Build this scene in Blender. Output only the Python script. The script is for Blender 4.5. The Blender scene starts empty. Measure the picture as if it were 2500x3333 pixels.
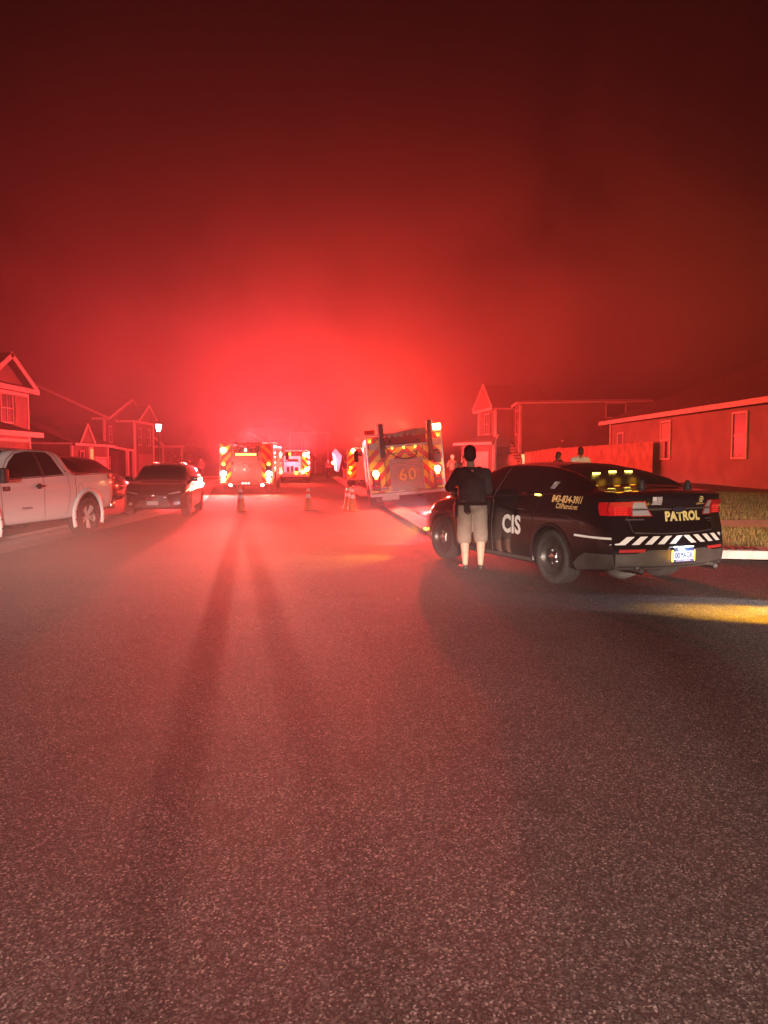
import bpy, bmesh, math, random
import numpy as np
from mathutils import Vector, Matrix, Euler

S = bpy.context.scene
C = S.collection
R = math.radians
PI = math.pi
random.seed(7)
np.random.seed(7)

# ------------------------------------------------------------------ camera
cam = bpy.data.cameras.new('camera')
cam_o = bpy.data.objects.new('camera', cam)
C.objects.link(cam_o)
cam_o.location = (0, 0, 1.55)
cam_o.rotation_euler = (R(90 - 3.74), 0, 0)
cam.sensor_fit = 'HORIZONTAL'
cam.sensor_width = 36
cam.lens = 36
cam.clip_start = 0.05
cam.clip_end = 3000
S.camera = cam_o

# ------------------------------------------------------------------ night sky, exposure
world = bpy.data.worlds.new('World')
S.world = world
world.use_nodes = True
bg = world.node_tree.nodes['Background']
bg.inputs[0].default_value = (.50, .16, .16, 1)
bg.inputs[1].default_value = .004
S.view_settings.view_transform = 'Standard'
S.view_settings.look = 'None'
S.view_settings.exposure = 0
S.view_settings.gamma = 1
S.cycles.volume_bounces = 0
S.cycles.max_bounces = 6
S.cycles.use_denoising = True
S.cycles.sample_clamp_indirect = 6

RED = (1, .030, .018)
RED_COOL = (1, .036, .044)
AMBER = (1, .42, .02)
WHITE = (1, .9, .82)
COOL = (.75, .85, 1)

def lamp(name, loc, col, watts, radius=.06, kind='POINT', direction=None, cone=60, blend=.6, parent=None):
    l = bpy.data.lights.new(name, kind)
    l.color = col
    l.energy = watts
    l.shadow_soft_size = radius
    if kind == 'SPOT':
        l.spot_size = R(cone)
        l.spot_blend = blend
    o = bpy.data.objects.new(name, l)
    C.objects.link(o)
    o.location = loc
    if direction is not None:
        o.rotation_euler = Vector(direction).to_track_quat('-Z', 'Y').to_euler()
    if parent:
        o.parent = parent
    return o

# ---- light that reaches the scene from outside the frame
# unseen low spots added behind the camera to brighten the foreground asphalt
for yaw in (-.48, -.24, .0, .25, .48):
    lamp('fill_spot_behind', (.4 + yaw, -10.0, 1.0), (1, .67, .55), 56000 if yaw < .2 else (92000 if yaw < .4 else 42000), .10, 'SPOT', (yaw, 1, -.190), 22, .5)
lamp('vehicle_fill_behind', (3.4, -2.5, 1.3), (1, .82, .66), 4200, .12, 'SPOT', (-.2, 11.5, -.45), 17, .9)  # unseen spots added to brighten the patrol car's tail and flank
lamp('vehicle_fill_behind', (-3.0, -2.0, 1.4), (1, .82, .68), 5000, .12, 'SPOT', (5.0, 12.4, -.7), 11, .9)
lamp('vehicle_fill_behind', (-3.4, -3.0, 1.4), (1, .80, .72), 7000, .12, 'SPOT', (-3.4, 18.2, .1), 15, .8)  # another added spot, whitening the side of the pickup
lamp('amber_lawn_light', (9.0, 10.2, 1.5), (1, .50, .06), 1500, .05, 'SPOT', (.1, 1, -.10), 120, .8)
lamp('overhead_fill_behind', (2.6, -3.2, 5.5), (1, .66, .54), 900, .15, 'SPOT', (-.5, 6.6, -5.6), 84, 1)  # added overhead spot without a known fitting, fills the near road
# headlamp and amber beam of a vehicle standing just right of the frame
lamp('headlight_beam', (5.9, 7.7, .80), (.80, .86, 1), 620, .03, 'SPOT', (-2.05, .42, -.90), 30, .35)
lamp('amber_beam', (5.6, 7.2, .85), (1, .46, .01), 7500, .03, 'SPOT', (-1.35, .42, -.85), 34, .7)

# ------------------------------------------------------------------ materials
MATS = {}

def mat(name, col=(.5, .5, .5), rough=.6, metal=0., emit=None, es=1., coat=0., spec=None, alpha=None):
    if name in MATS:
        return MATS[name]
    m = bpy.data.materials.new(name)
    m.use_nodes = True
    p = m.node_tree.nodes['Principled BSDF']
    p.inputs['Base Color'].default_value = (*col, 1)
    p.inputs['Roughness'].default_value = rough
    p.inputs['Metallic'].default_value = metal
    p.inputs['Coat Weight'].default_value = coat
    p.inputs['Coat Roughness'].default_value = .04
    if spec is not None:
        p.inputs['Specular IOR Level'].default_value = spec
    if emit:
        p.inputs['Emission Color'].default_value = (*emit, 1)
        p.inputs['Emission Strength'].default_value = es
    MATS[name] = m
    return m

def N(m, kind, **kw):
    n = m.node_tree.nodes.new(kind)
    for k, v in kw.items():
        if k.startswith('i_'):
            n.inputs[k[2:].replace('_', ' ')].default_value = v
        else:
            setattr(n, k, v)
    return n

def L(m, a, b):
    m.node_tree.links.new(a, b)

def pbsdf(m):
    return m.node_tree.nodes['Principled BSDF']

def ramp(m, src, stops):
    r = N(m, 'ShaderNodeValToRGB')
    e = r.color_ramp.elements
    while len(e) < len(stops):
        e.new(.5)
    for k, (pos, c) in enumerate(stops):
        e[k].position = pos
        e[k].color = (*c, 1)
    L(m, src, r.inputs[0])
    return r

def coords(m, scale=(1, 1, 1), rot=(0, 0, 0), kind='Object'):
    tc = N(m, 'ShaderNodeTexCoord')
    mp = N(m, 'ShaderNodeMapping')
    mp.inputs['Scale'].default_value = scale
    mp.inputs['Rotation'].default_value = rot
    L(m, tc.outputs[kind], mp.inputs[0])
    return mp.outputs[0]

def noisy(name, c1, c2, scale=8., rough=.8, bump=.2, bscale=40., dist=.01, detail=6, **kw):
    """base colour mottled between two tones, with a fine bump"""
    if name in MATS:
        return MATS[name]
    m = mat(name, c1, rough, **kw)
    co = coords(m)
    n1 = N(m, 'ShaderNodeTexNoise', i_Scale=scale, i_Detail=detail)
    L(m, co, n1.inputs['Vector'])
    r = ramp(m, n1.outputs['Fac'], [(.35, c1), (.65, c2)])
    L(m, r.outputs[0], pbsdf(m).inputs['Base Color'])
    n2 = N(m, 'ShaderNodeTexNoise', i_Scale=bscale, i_Detail=4)
    L(m, co, n2.inputs['Vector'])
    b = N(m, 'ShaderNodeBump', i_Strength=bump, i_Distance=dist)
    L(m, n2.outputs['Fac'], b.inputs['Height'])
    L(m, b.outputs[0], pbsdf(m).inputs['Normal'])
    return m

def siding(name, col, axis=2, period=.13, dist=.012):
    """lapped boards: a sawtooth along one axis in the bump, slight dirt in the colour"""
    if name in MATS:
        return MATS[name]
    m = mat(name, col, .65)
    co = coords(m)
    sx = N(m, 'ShaderNodeSeparateXYZ')
    L(m, co, sx.inputs[0])
    d = N(m, 'ShaderNodeMath', operation='DIVIDE')
    L(m, sx.outputs[axis], d.inputs[0])
    d.inputs[1].default_value = period
    f = N(m, 'ShaderNodeMath', operation='FRACT')
    L(m, d.outputs[0], f.inputs[0])
    if axis != 2:
        g = N(m, 'ShaderNodeMath', operation='GREATER_THAN')
        L(m, f.outputs[0], g.inputs[0])
        g.inputs[1].default_value = .78
        h = g.outputs[0]
    else:
        g = N(m, 'ShaderNodeMath', operation='SUBTRACT')
        g.inputs[0].default_value = 1
        L(m, f.outputs[0], g.inputs[1])
        h = g.outputs[0]
    b = N(m, 'ShaderNodeBump', i_Strength=1., i_Distance=dist)
    L(m, h, b.inputs['Height'])
    L(m, b.outputs[0], pbsdf(m).inputs['Normal'])
    n1 = N(m, 'ShaderNodeTexNoise', i_Scale=1.1, i_Detail=5)
    L(m, co, n1.inputs['Vector'])
    r = ramp(m, n1.outputs['Fac'], [(.3, tuple(c * .8 for c in col)), (.7, tuple(min(1, c * 1.12) for c in col))])
    L(m, r.outputs[0], pbsdf(m).inputs['Base Color'])
    return m

def asphalt_mat():
    m = mat('asphalt', (.05, .05, .05), .85, spec=.18)
    co = coords(m)
    # aggregate
    v = N(m, 'ShaderNodeTexVoronoi', i_Scale=136.)
    L(m, co, v.inputs['Vector'])
    n = N(m, 'ShaderNodeTexNoise', i_Scale=240., i_Detail=5, i_Roughness=.7)
    L(m, co, n.inputs['Vector'])
    n3 = N(m, 'ShaderNodeTexNoise', i_Scale=60., i_Detail=6, i_Roughness=.8)
    L(m, co, n3.inputs['Vector'])
    big = N(m, 'ShaderNodeTexNoise', i_Scale=.55, i_Detail=6, i_Roughness=.6)
    L(m, co, big.inputs['Vector'])
    stones = ramp(m, v.outputs['Color'], [(.25, (.016, .015, .014)), (.5, (.055, .052, .050)), (.76, (.15, .142, .136)), (.95, (.50, .48, .46))])
    patch = ramp(m, big.outputs['Fac'], [(.3, (.70, .70, .70)), (.7, (1.22, 1.2, 1.18))])
    mx = N(m, 'ShaderNodeMix', data_type='RGBA', blend_type='MULTIPLY')
    mx.inputs['Factor'].default_value = 1
    L(m, stones.outputs[0], mx.inputs[6])
    L(m, patch.outputs[0], mx.inputs[7])
    # hairline cracks and a darker worn lane
    wob = N(m, 'ShaderNodeTexNoise', i_Scale=1.3, i_Detail=4)
    L(m, co, wob.inputs['Vector'])
    dis = N(m, 'ShaderNodeVectorMath', operation='ADD')
    L(m, co, dis.inputs[0])
    L(m, wob.outputs['Color'], dis.inputs[1])
    crk = N(m, 'ShaderNodeTexVoronoi', feature='DISTANCE_TO_EDGE', i_Scale=.34)
    L(m, dis.outputs[0], crk.inputs['Vector'])
    cr = ramp(m, crk.outputs['Distance'], [(.0, (.7, .7, .7)), (.005, (1, 1, 1))])
    st = N(m, 'ShaderNodeTexNoise', i_Scale=2.2, i_Detail=3)
    L(m, co, st.inputs['Vector'])
    sr = ramp(m, st.outputs['Fac'], [(.27, (.55, .55, .55)), (.36, (1, 1, 1))])
    mc = N(m, 'ShaderNodeMix', data_type='RGBA', blend_type='MULTIPLY')
    mc.inputs['Factor'].default_value = 1
    L(m, mx.outputs[2], mc.inputs[6])
    L(m, cr.outputs[0], mc.inputs[7])
    md = N(m, 'ShaderNodeMix', data_type='RGBA', blend_type='MULTIPLY')
    md.inputs['Factor'].default_value = .8
    L(m, mc.outputs[2], md.inputs[6])
    L(m, sr.outputs[0], md.inputs[7])
    L(m, md.outputs[2], pbsdf(m).inputs['Base Color'])
    add = N(m, 'ShaderNodeMath', operation='ADD')
    L(m, v.outputs['Distance'], add.inputs[0])
    L(m, n.outputs['Fac'], add.inputs[1])
    add2 = N(m, 'ShaderNodeMath', operation='ADD')
    L(m, add.outputs[0], add2.inputs[0])
    L(m, n3.outputs['Fac'], add2.inputs[1])
    b = N(m, 'ShaderNodeBump', i_Strength=1., i_Distance=.016)
    L(m, add2.outputs[0], b.inputs['Height'])
    L(m, b.outputs[0], pbsdf(m).inputs['Normal'])
    return m

M_asphalt = asphalt_mat()
M_lawn = noisy('lawn', (.06, .055, .020), (.13, .11, .042), 3.5, .95, 1., 55, .05)
M_ground = noisy('far_lawn', (.03, .035, .014), (.06, .06, .025), .8, .95, .6, 30, .05)
M_concrete = noisy('concrete', (.30, .28, .26), (.40, .38, .35), 6, .85, .4, 60, .006)
M_blade = noisy('grass_blade', (.12, .11, .035), (.24, .19, .07), 2.2, .8, 0, 10)
M_black = mat('black_paint', (.008, .008, .009), .12, coat=1.)
M_dark_suv = mat('dark_paint', (.015, .013, .016), .16, coat=1.)
M_maroon = mat('maroon_paint', (.10, .012, .018), .2, coat=1.)
M_white_paint = mat('white_paint', (.78, .76, .74), .28, coat=.6)
M_glass = mat('dark_glass', (.012, .012, .014), .04, spec=.9)
M_tyre = noisy('tyre_rubber', (.018, .018, .018), (.032, .031, .03), 20, .8, .5, 60, .004)
M_plastic = noisy('black_plastic', (.02, .02, .02), (.028, .028, .028), 30, .55, .2, 120, .002)
M_bumper = noisy('bumper_plastic', (.055, .050, .048), (.075, .068, .064), 6, .5, .1, 80, .002)
M_chrome = mat('chrome', (.75, .75, .75), .15, 1)
M_steel = noisy('brushed_steel', (.26, .25, .24), (.36, .35, .34), 14, .5, .1, 90, .002, metal=.3)
M_rim_dark = mat('painted_rim', (.03, .028, .028), .35, coat=.4)
M_rim_silver = mat('machined_rim', (.50, .48, .46), .45, .15)
M_decal_white = mat('white_vinyl', (.85, .83, .80), .5)
M_decal_gold = mat('gold_vinyl', (.82, .66, .26), .5)
M_decal_orange = mat('orange_gold_vinyl', (.80, .50, .20), .5)
M_decal_red = mat('red_vinyl', (.6, .03, .03), .5)
M_decal_black = mat('black_vinyl', (.02, .02, .02), .5)
M_decal_grey = mat('grey_vinyl', (.35, .32, .32), .5)
M_lens_red = mat('red_lens', (.55, .012, .015), .12, coat=.5)
M_lens_clear = mat('clear_lens', (.36, .33, .33), .3, coat=.5)
M_reflector = mat('red_reflector', (.45, .03, .03), .25)
M_trim = noisy('white_trim', (.68, .66, .63), (.76, .74, .71), 3, .6, .05, 30)
M_roof = noisy('asphalt_shingles', (.09, .08, .075), (.19, .17, .16), 9, .9, .7, 26, .02)
M_shutter = mat('shutter', (.045, .04, .04), .6)
M_window = mat('window_glass', (.05, .05, .055), .35, spec=.4)
M_blind = mat('window_blind', (.45, .42, .38), .7)
M_fence = noisy('fence_wood', (.30, .20, .13), (.46, .33, .22), 2.2, .85, .4, 30, .006)
M_skin = noisy('skin', (.62, .38, .28), (.70, .45, .33), 9, .55, .05, 80)
M_skin_dark = noisy('skin_brown', (.22, .12, .08), (.28, .16, .10), 9, .55, .05, 80)
M_hair = noisy('hair_dark', (.010, .008, .008), (.022, .016, .014), 60, .6, .6, 160, .004)
M_navy = noisy('navy_cloth', (.022, .018, .022), (.034, .028, .034), 12, .9, .3, 220, .002)
M_khaki = noisy('khaki_cloth', (.27, .22, .18), (.34, .28, .23), 7, .9, .3, 220, .002)
M_white_cloth = noisy('white_cloth', (.72, .72, .72), (.8, .8, .8), 7, .9, .3, 120, .002)
M_grey_cloth = noisy('grey_cloth', (.20, .19, .19), (.28, .27, .27), 7, .9, .3, 120, .002)
M_leather = mat('belt_leather', (.012, .012, .012), .75, spec=.2)
M_shoe = mat('shoe_rubber', (.02, .02, .02), .5)
M_cone = noisy('cone_orange', (.75, .13, .02), (.80, .17, .03), 8, .5, .05, 40)
M_cone_band = mat('cone_white_band', (.85, .83, .80), .35)
M_hose = noisy('hose_canvas', (.10, .05, .04), (.22, .12, .09), 14, .9, .7, 50, .02)
M_tarp = noisy('hose_bed_cover', (.26, .20, .18), (.42, .34, .31), 3, .7, .9, 5, .05)
M_dark_metal = mat('dark_metal', (.03, .03, .03), .45, .5)
M_bark = noisy('bark', (.06, .045, .035), (.11, .085, .065), 20, .95, .8, 40, .02)
M_leaf = noisy('leaves', (.05, .07, .025), (.10, .10, .04), 12, .7, 0, 10)
M_fire_red = mat('engine_red', (.50, .018, .015), .22, coat=.6)
M_lit_amber = mat('amber_lamp_lit', (1, .6, .1), .4, emit=(1, .47, .03), es=14)
M_lit_amber_hot = mat('amber_led_lit', (1, .7, .1), .4, emit=(1, .68, .10), es=7)
M_lit_warm = mat('beacon_lit', (1, .7, .4), .4, emit=(1, .60, .16), es=30)
M_lit_white = mat('white_lamp_lit', (1, 1, 1), .4, emit=(1, .93, .90), es=34)
M_lit_red = mat('red_led_lit', (1, .1, .1), .4, emit=(1, .5, .42), es=6)
M_lit_street = mat('street_lamp_glow', (1, 1, 1), .4, emit=(.88, 1, .90), es=14)
M_lit_room = mat('lit_window', (1, .8, .5), .6, emit=(1, .62, .28), es=1.1)
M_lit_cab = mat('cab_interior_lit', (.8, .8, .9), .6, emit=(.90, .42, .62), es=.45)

def chevron_mat(name, sign=1, period=.40, axis=0):
    """red and yellow-green retroreflective chevron sheeting, stripes at 45 degrees rising to the middle"""
    m = mat(name, (.5, .05, .02), .45)
    co = coords(m)
    sx = N(m, 'ShaderNodeSeparateXYZ')
    L(m, co, sx.inputs[0])
    ab = N(m, 'ShaderNodeMath', operation='ABSOLUTE')
    L(m, sx.outputs[axis], ab.inputs[0])
    ad = N(m, 'ShaderNodeMath', operation='ADD')
    L(m, ab.outputs[0], ad.inputs[0])
    L(m, sx.outputs[2], ad.inputs[1])
    dv = N(m, 'ShaderNodeMath', operation='DIVIDE')
    L(m, ad.outputs[0], dv.inputs[0])
    dv.inputs[1].default_value = period
    fr = N(m, 'ShaderNodeMath', operation='FRACT')
    L(m, dv.outputs[0], fr.inputs[0])
    gt = N(m, 'ShaderNodeMath', operation='GREATER_THAN')
    L(m, fr.outputs[0], gt.inputs[0])
    gt.inputs[1].default_value = .5
    r = ramp(m, gt.outputs[0], [(.0, (.60, .022, .012)), (1., (.85, .52, .03))])
    L(m, r.outputs[0], pbsdf(m).inputs['Base Color'])
    return m

M_chevron = chevron_mat('chevron_sheeting', period=.46)

def slat_mat(name, col, period=.055):
    m = mat(name, col, .42, .4)
    co = coords(m)
    w = N(m, 'ShaderNodeTexWave', wave_type='BANDS', bands_direction='Z')
    w.inputs['Scale'].default_value = .314 / period
    L(m, co, w.inputs['Vector'])
    b = N(m, 'ShaderNodeBump', i_Strength=.9, i_Distance=.012)
    L(m, w.outputs['Fac'], b.inputs['Height'])
    L(m, b.outputs[0], pbsdf(m).inputs['Normal'])
    return m

M_rollup = slat_mat('roll_up_slats', (.50, .47, .46))

# ------------------------------------------------------------------ object helpers
def thing(name, label, cat, loc=(0, 0, 0), rotz=0., group=None, rot=None):
    o = bpy.data.objects.new(name, None)
    C.objects.link(o)
    o.empty_display_size = .2
    o.location = loc
    o.rotation_euler = rot if rot else (0, 0, rotz)
    o['label'] = label
    o['category'] = cat
    if group:
        o['group'] = group
    return o

def link(name, me, m, parent=None, smooth=False, world=False):
    me.name = name
    if m is not None and not me.materials:
        me.materials.append(m)
    o = bpy.data.objects.new(name, me)
    C.objects.link(o)
    if parent:
        o.parent = parent
        if world:
            r = parent
            off = Vector((0, 0, 0))
            while r:
                off += r.location
                r = r.parent
            me.transform(Matrix.Translation(-off))
    if smooth:
        me.shade_smooth() if hasattr(me, 'shade_smooth') else me.polygons.foreach_set('use_smooth', [True] * len(me.polygons))
    return o

def obj(name, bm, m, parent=None, smooth=False, world=False):
    bmesh.ops.recalc_face_normals(bm, faces=bm.faces)
    me = bpy.data.meshes.new(name)
    bm.to_mesh(me)
    bm.free()
    return link(name, me, m, parent, smooth, world)

def struct(o, kind='structure'):
    o['kind'] = kind
    return o

def tag(o, label, cat, group=None):
    o['label'] = label
    o['category'] = cat
    if group:
        o['group'] = group
    return o

def BM():
    return bmesh.new()

def add_box(bm, a, b, M=None, bevel=0.):
    x0, y0, z0 = a
    x1, y1, z1 = b
    if bevel > 0:
        t = BM()
        add_box(t, a, b)
        bmesh.ops.bevel(t, geom=t.edges[:], offset=bevel, segments=2, affect='EDGES', profile=.6)
        mv = {}
        for v in t.verts:
            mv[v] = bm.verts.new(M @ v.co if M else v.co)
        for f in t.faces:
            bm.faces.new([mv[v] for v in f.verts])
        t.free()
        return
    vs = [Vector(p) for p in ((x0, y0, z0), (x1, y0, z0), (x1, y1, z0), (x0, y1, z0), (x0, y0, z1), (x1, y0, z1), (x1, y1, z1), (x0, y1, z1))]
    vs = [bm.verts.new(M @ v if M else v) for v in vs]
    for f in ((3, 2, 1, 0), (4, 5, 6, 7), (0, 1, 5, 4), (1, 2, 6, 5), (2, 3, 7, 6), (3, 0, 4, 7)):
        bm.faces.new([vs[i] for i in f])

def add_beam(bm, p, q, w, h, up=(0, 0, 1)):
    """box bar from p to q, w wide across, h along up"""
    p, q = Vector(p), Vector(q)
    d = (q - p).normalized()
    u = Vector(up)
    s = d.cross(u).normalized()
    u = s.cross(d).normalized()
    vs = []
    for c in (p, q):
        for a, b in ((-1, -1), (1, -1), (1, 1), (-1, 1)):
            vs.append(bm.verts.new(c + s * a * w / 2 + u * b * h / 2))
    for f in ((0, 1, 2, 3), (7, 6, 5, 4), (0, 4, 5, 1), (1, 5, 6, 2), (2, 6, 7, 3), (3, 7, 4, 0)):
        bm.faces.new([vs[i] for i in f])

def add_tube(bm, pts, radii, n=10, caps=True, flat=None):
    """tapered tube through pts; flat=(sx, sy) squashes the ring"""
    pts = [Vector(p) for p in pts]
    if not hasattr(radii, '__len__'):
        radii = [radii] * len(pts)
    rings = []
    prev = None
    for i, p in enumerate(pts):
        d = (pts[min(i + 1, len(pts) - 1)] - pts[max(i - 1, 0)]).normalized()
        if prev is None:
            a = Vector((0, 0, 1)) if abs(d.z) < .9 else Vector((0, 1, 0))
            s = d.cross(a).normalized()
        else:
            s = (prev - d * prev.dot(d)).normalized()
        prev = s
        t = d.cross(s)
        r = radii[i]
        ring = []
        for k in range(n):
            an = 2 * PI * k / n
            ring.append(bm.verts.new(p + s * math.cos(an) * r + t * math.sin(an) * r))
        rings.append(ring)
    for a, b in zip(rings, rings[1:]):
        for k in range(n):
            bm.faces.new((a[k], a[(k + 1) % n], b[(k + 1) % n], b[k]))
    if caps:
        bm.faces.new(rings[0][::-1])
        bm.faces.new(rings[-1])

def add_lathe(bm, prof, n=32, M=None, close=False):
    """profile of (radius, height) spun about z, then moved by M"""
    rings = []
    for r, z in prof:
        if r < 1e-6:
            rings.append([bm.verts.new(M @ Vector((0, 0, z)) if M else (0, 0, z))])
            continue
        ring = []
        for k in range(n):
            a = 2 * PI * k / n
            v = Vector((r * math.cos(a), r * math.sin(a), z))
            ring.append(bm.verts.new(M @ v if M else v))
        rings.append(ring)
    prs = list(zip(rings, rings[1:]))
    if close:
        prs.append((rings[-1], rings[0]))
    for a, b in prs:
        for k in range(n):
            k2 = (k + 1) % n
            if len(a) == 1 and len(b) == 1:
                continue
            if len(a) == 1:
                bm.faces.new((a[0], b[k], b[k2]))
            elif len(b) == 1:
                bm.faces.new((a[k], a[k2], b[0]))
            else:
                bm.faces.new((a[k], a[k2], b[k2], b[k]))

def add_poly(bm, pts):
    return bm.faces.new([bm.verts.new(p) for p in pts])

def add_prism(bm, pts, vec):
    """closed prism: polygon pts swept along vec"""
    vec = Vector(vec)
    a = [bm.verts.new(p) for p in pts]
    b = [bm.verts.new(Vector(p) + vec) for p in pts]
    bm.faces.new(a[::-1])
    bm.faces.new(b)
    n = len(a)
    for k in range(n):
        bm.faces.new((a[k], a[(k + 1) % n], b[(k + 1) % n], b[k]))

def grid_mesh(name, P, m, parent=None, smooth=True, world=False):
    """P: array rows x cols x 3"""
    P = np.asarray(P, float)
    r, c = P.shape[:2]
    vs = P.reshape(-1, 3)
    idx = np.arange(r * c).reshape(r, c)
    f = np.stack([idx[:-1, :-1], idx[:-1, 1:], idx[1:, 1:], idx[1:, :-1]], -1).reshape(-1, 4)
    me = bpy.data.meshes.new(name)
    me.from_pydata(vs.tolist(), [], f.tolist())
    me.update()
    return link(name, me, m, parent, smooth, world)

def text_bm(body, size=1., offset=0., shear=0., align='CENTER', spacing=1.):
    cu = bpy.data.curves.new('text', 'FONT')
    cu.body = body
    cu.size = size
    cu.offset = offset
    cu.shear = shear
    cu.align_x = align
    cu.align_y = 'CENTER'
    cu.space_character = spacing
    cu.fill_mode = 'BOTH'
    cu.resolution_u = 3
    t = bpy.data.objects.new('text', cu)
    C.objects.link(t)
    dg = bpy.context.evaluated_depsgraph_get()
    me = bpy.data.meshes.new_from_object(t.evaluated_get(dg))
    bm = BM()
    bm.from_mesh(me)
    bpy.data.objects.remove(t)
    bpy.data.curves.remove(cu)
    bpy.data.meshes.remove(me)
    return bm

def slice_bm(bm, step, axes=(0, 1)):
    for ax in axes:
        co = [v.co[ax] for v in bm.verts]
        lo, hi = min(co), max(co)
        k = math.floor(lo / step) + 1
        while k * step < hi:
            p = Vector((0, 0, 0))
            n = Vector((0, 0, 0))
            p[ax] = k * step
            n[ax] = 1
            bmesh.ops.bisect_plane(bm, geom=bm.verts[:] + bm.edges[:] + bm.faces[:], plane_co=p, plane_no=n, dist=1e-5)
            k += 1

def map_bm(bm, f):
    for v in bm.verts:
        v.co = f(v.co.x, v.co.y)
    return bm

def flat_poly(pts):
    bm = BM()
    add_poly(bm, [(a, b, 0) for a, b in pts])
    return bm

def evaluated(bm, mods):
    """run modifiers over a bmesh, hand back a plain mesh"""
    me = bpy.data.meshes.new('tmp')
    bmesh.ops.recalc_face_normals(bm, faces=bm.faces)
    bm.to_mesh(me)
    bm.free()
    o = bpy.data.objects.new('tmp', me)
    C.objects.link(o)
    for kind, kw in mods:
        md = o.modifiers.new(kind, kind)
        for k, v in kw.items():
            setattr(md, k, v)
    dg = bpy.context.evaluated_depsgraph_get()
    out = bpy.data.meshes.new_from_object(o.evaluated_get(dg))
    bpy.data.objects.remove(o)
    bpy.data.meshes.remove(me)
    return out

def copy_tree(o, parent=None):
    c = o.copy()
    C.objects.link(c)
    c.parent = parent
    for ch in list(o.children):
        copy_tree(ch, c)
    return c

# ------------------------------------------------------------------ the ground
def pchip(xs, ys, x):
    xs = np.asarray(xs, float)
    ys = np.asarray(ys, float)
    x = np.clip(np.asarray(x, float), xs[0], xs[-1])
    h = np.diff(xs)
    d = np.diff(ys) / h
    m = np.zeros_like(xs)
    m[0], m[-1] = d[0], d[-1]
    for k in range(1, len(xs) - 1):
        if d[k - 1] * d[k] > 0:
            w1, w2 = 2 * h[k] + h[k - 1], h[k] + 2 * h[k - 1]
            m[k] = (w1 + w2) / (w1 / d[k - 1] + w2 / d[k])
    i = np.clip(np.searchsorted(xs, x, side='right') - 1, 0, len(xs) - 2)
    t = (x - xs[i]) / h[i]
    return ((1 + 2 * t) * (1 - t) ** 2 * ys[i] + t * (1 - t) ** 2 * h[i] * m[i] + t * t * (3 - 2 * t) * ys[i + 1] + t * t * (t - 1) * h[i] * m[i + 1])

LEFT = [(-6.5, -30), (-6.5, 0), (-6.5, 22), (-6.9, 29), (-8.6, 38), (-11, 50), (-14, 70), (-18, 100), (-22, 130)]
RIGHT = [(70, 9.6), (30, 10.2), (14, 10.9), (8, 11.5), (5.4, 12.1), (3.9, 12.6), (2.6, 13.3), (1.6, 14.3), (1.0, 15.6), (.62, 17.4), (.35, 20.2), (-.05, 24), (-.6, 30), (-1.4, 38), (-2.6, 50), (-4.6, 70), (-7.5, 100), (-10, 130)]

def resample(path, step):
    pts = [Vector((x, y, 0)) for x, y in path]
    # Catmull-Rom through the points
    out = []
    for i in range(len(pts) - 1):
        p0, p1, p2, p3 = pts[max(i - 1, 0)], pts[i], pts[i + 1], pts[min(i + 2, len(pts) - 1)]
        n = max(1, int((p2 - p1).length / step))
        for k in range(n):
            t = k / n
            a = (p1 - p0).length + 1e-6
            m1 = (p2 - p0) * .5 * min(1, (p2 - p1).length / max(a, 1e-3) if i else 1)
            m2 = (p3 - p1) * .5 * min(1, (p2 - p1).length / max((p3 - p2).length, 1e-3))
            out.append(p1 * (2 * t ** 3 - 3 * t * t + 1) + m1 * (t ** 3 - 2 * t * t + t) + p2 * (-2 * t ** 3 + 3 * t * t) + m2 * (t ** 3 - t * t))
    out.append(pts[-1])
    return out

left_path = resample(LEFT, 1.2)
right_path = resample(RIGHT, .5)

def offset_path(path, d):
    out = []
    for i, p in enumerate(path):
        t = (path[min(i + 1, len(path) - 1)] - path[max(i - 1, 0)]).normalized()
        nrm = Vector((-t.y, t.x, 0))
        out.append(p + nrm * d)
    return out

def sweep(name, path, prof, m):
    """prof: (offset outward, height) pairs swept along a path"""
    lines = [[(q.x, q.y, z) for q in offset_path(path, d)] for d, z in prof]
    return grid_mesh(name, np.array(lines), m, smooth=False)

# right_path runs from the far right to the far distance: outward (lawn side) is its right -> negative offset
CURB = [(0, -.012), (.42, .004), (.50, .03), (.60, .068), (.66, .075), (.80, .078), (.80, -.02)]
struct(sweep('curb_left', left_path, [(d, z) for d, z in CURB], M_concrete))
struct(sweep('curb_right', right_path, [(-d, z) for d, z in CURB], M_concrete))

# road sheet, one big polygon with some subdivisions
road = BM()
pl = [(p.x, p.y, 0) for p in left_path]
pr = [(p.x, p.y, 0) for p in right_path]
add_poly(road, [(70, -30, 0)] + pr + pl[::-1])
bmesh.ops.triangulate(road, faces=road.faces[:])
struct(obj('road', road, M_asphalt))

gb = BM()
add_poly(gb, [(-400, -60, -.06), (400, -60, -.06), (400, 800, -.06), (-400, 800, -.06)])
struct(obj('ground', gb, M_ground))

rp = np.array([(p.x, p.y) for p in right_path])
lp = np.array([(p.x, p.y) for p in left_path])

def smooth01(t):
    t = np.clip(t, 0, 1)
    return t * t * (3 - 2 * t)

def lawn_h(x, y):
    """height of the right-hand lawn above the road: rises as a bank to the house"""
    d = np.sqrt(((np.stack([np.ravel(x), np.ravel(y)], 1)[:, None, :] - rp[None]) ** 2).sum(-1)).min(1).reshape(np.shape(x))
    base = .072 + .10 * smooth01(d / 4) + .46 * smooth01((d - 4.2) / 4.5)
    return base + .03 * np.sin(x * 1.3 + y * .7) * smooth01((d - 5) / 3)

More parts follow.
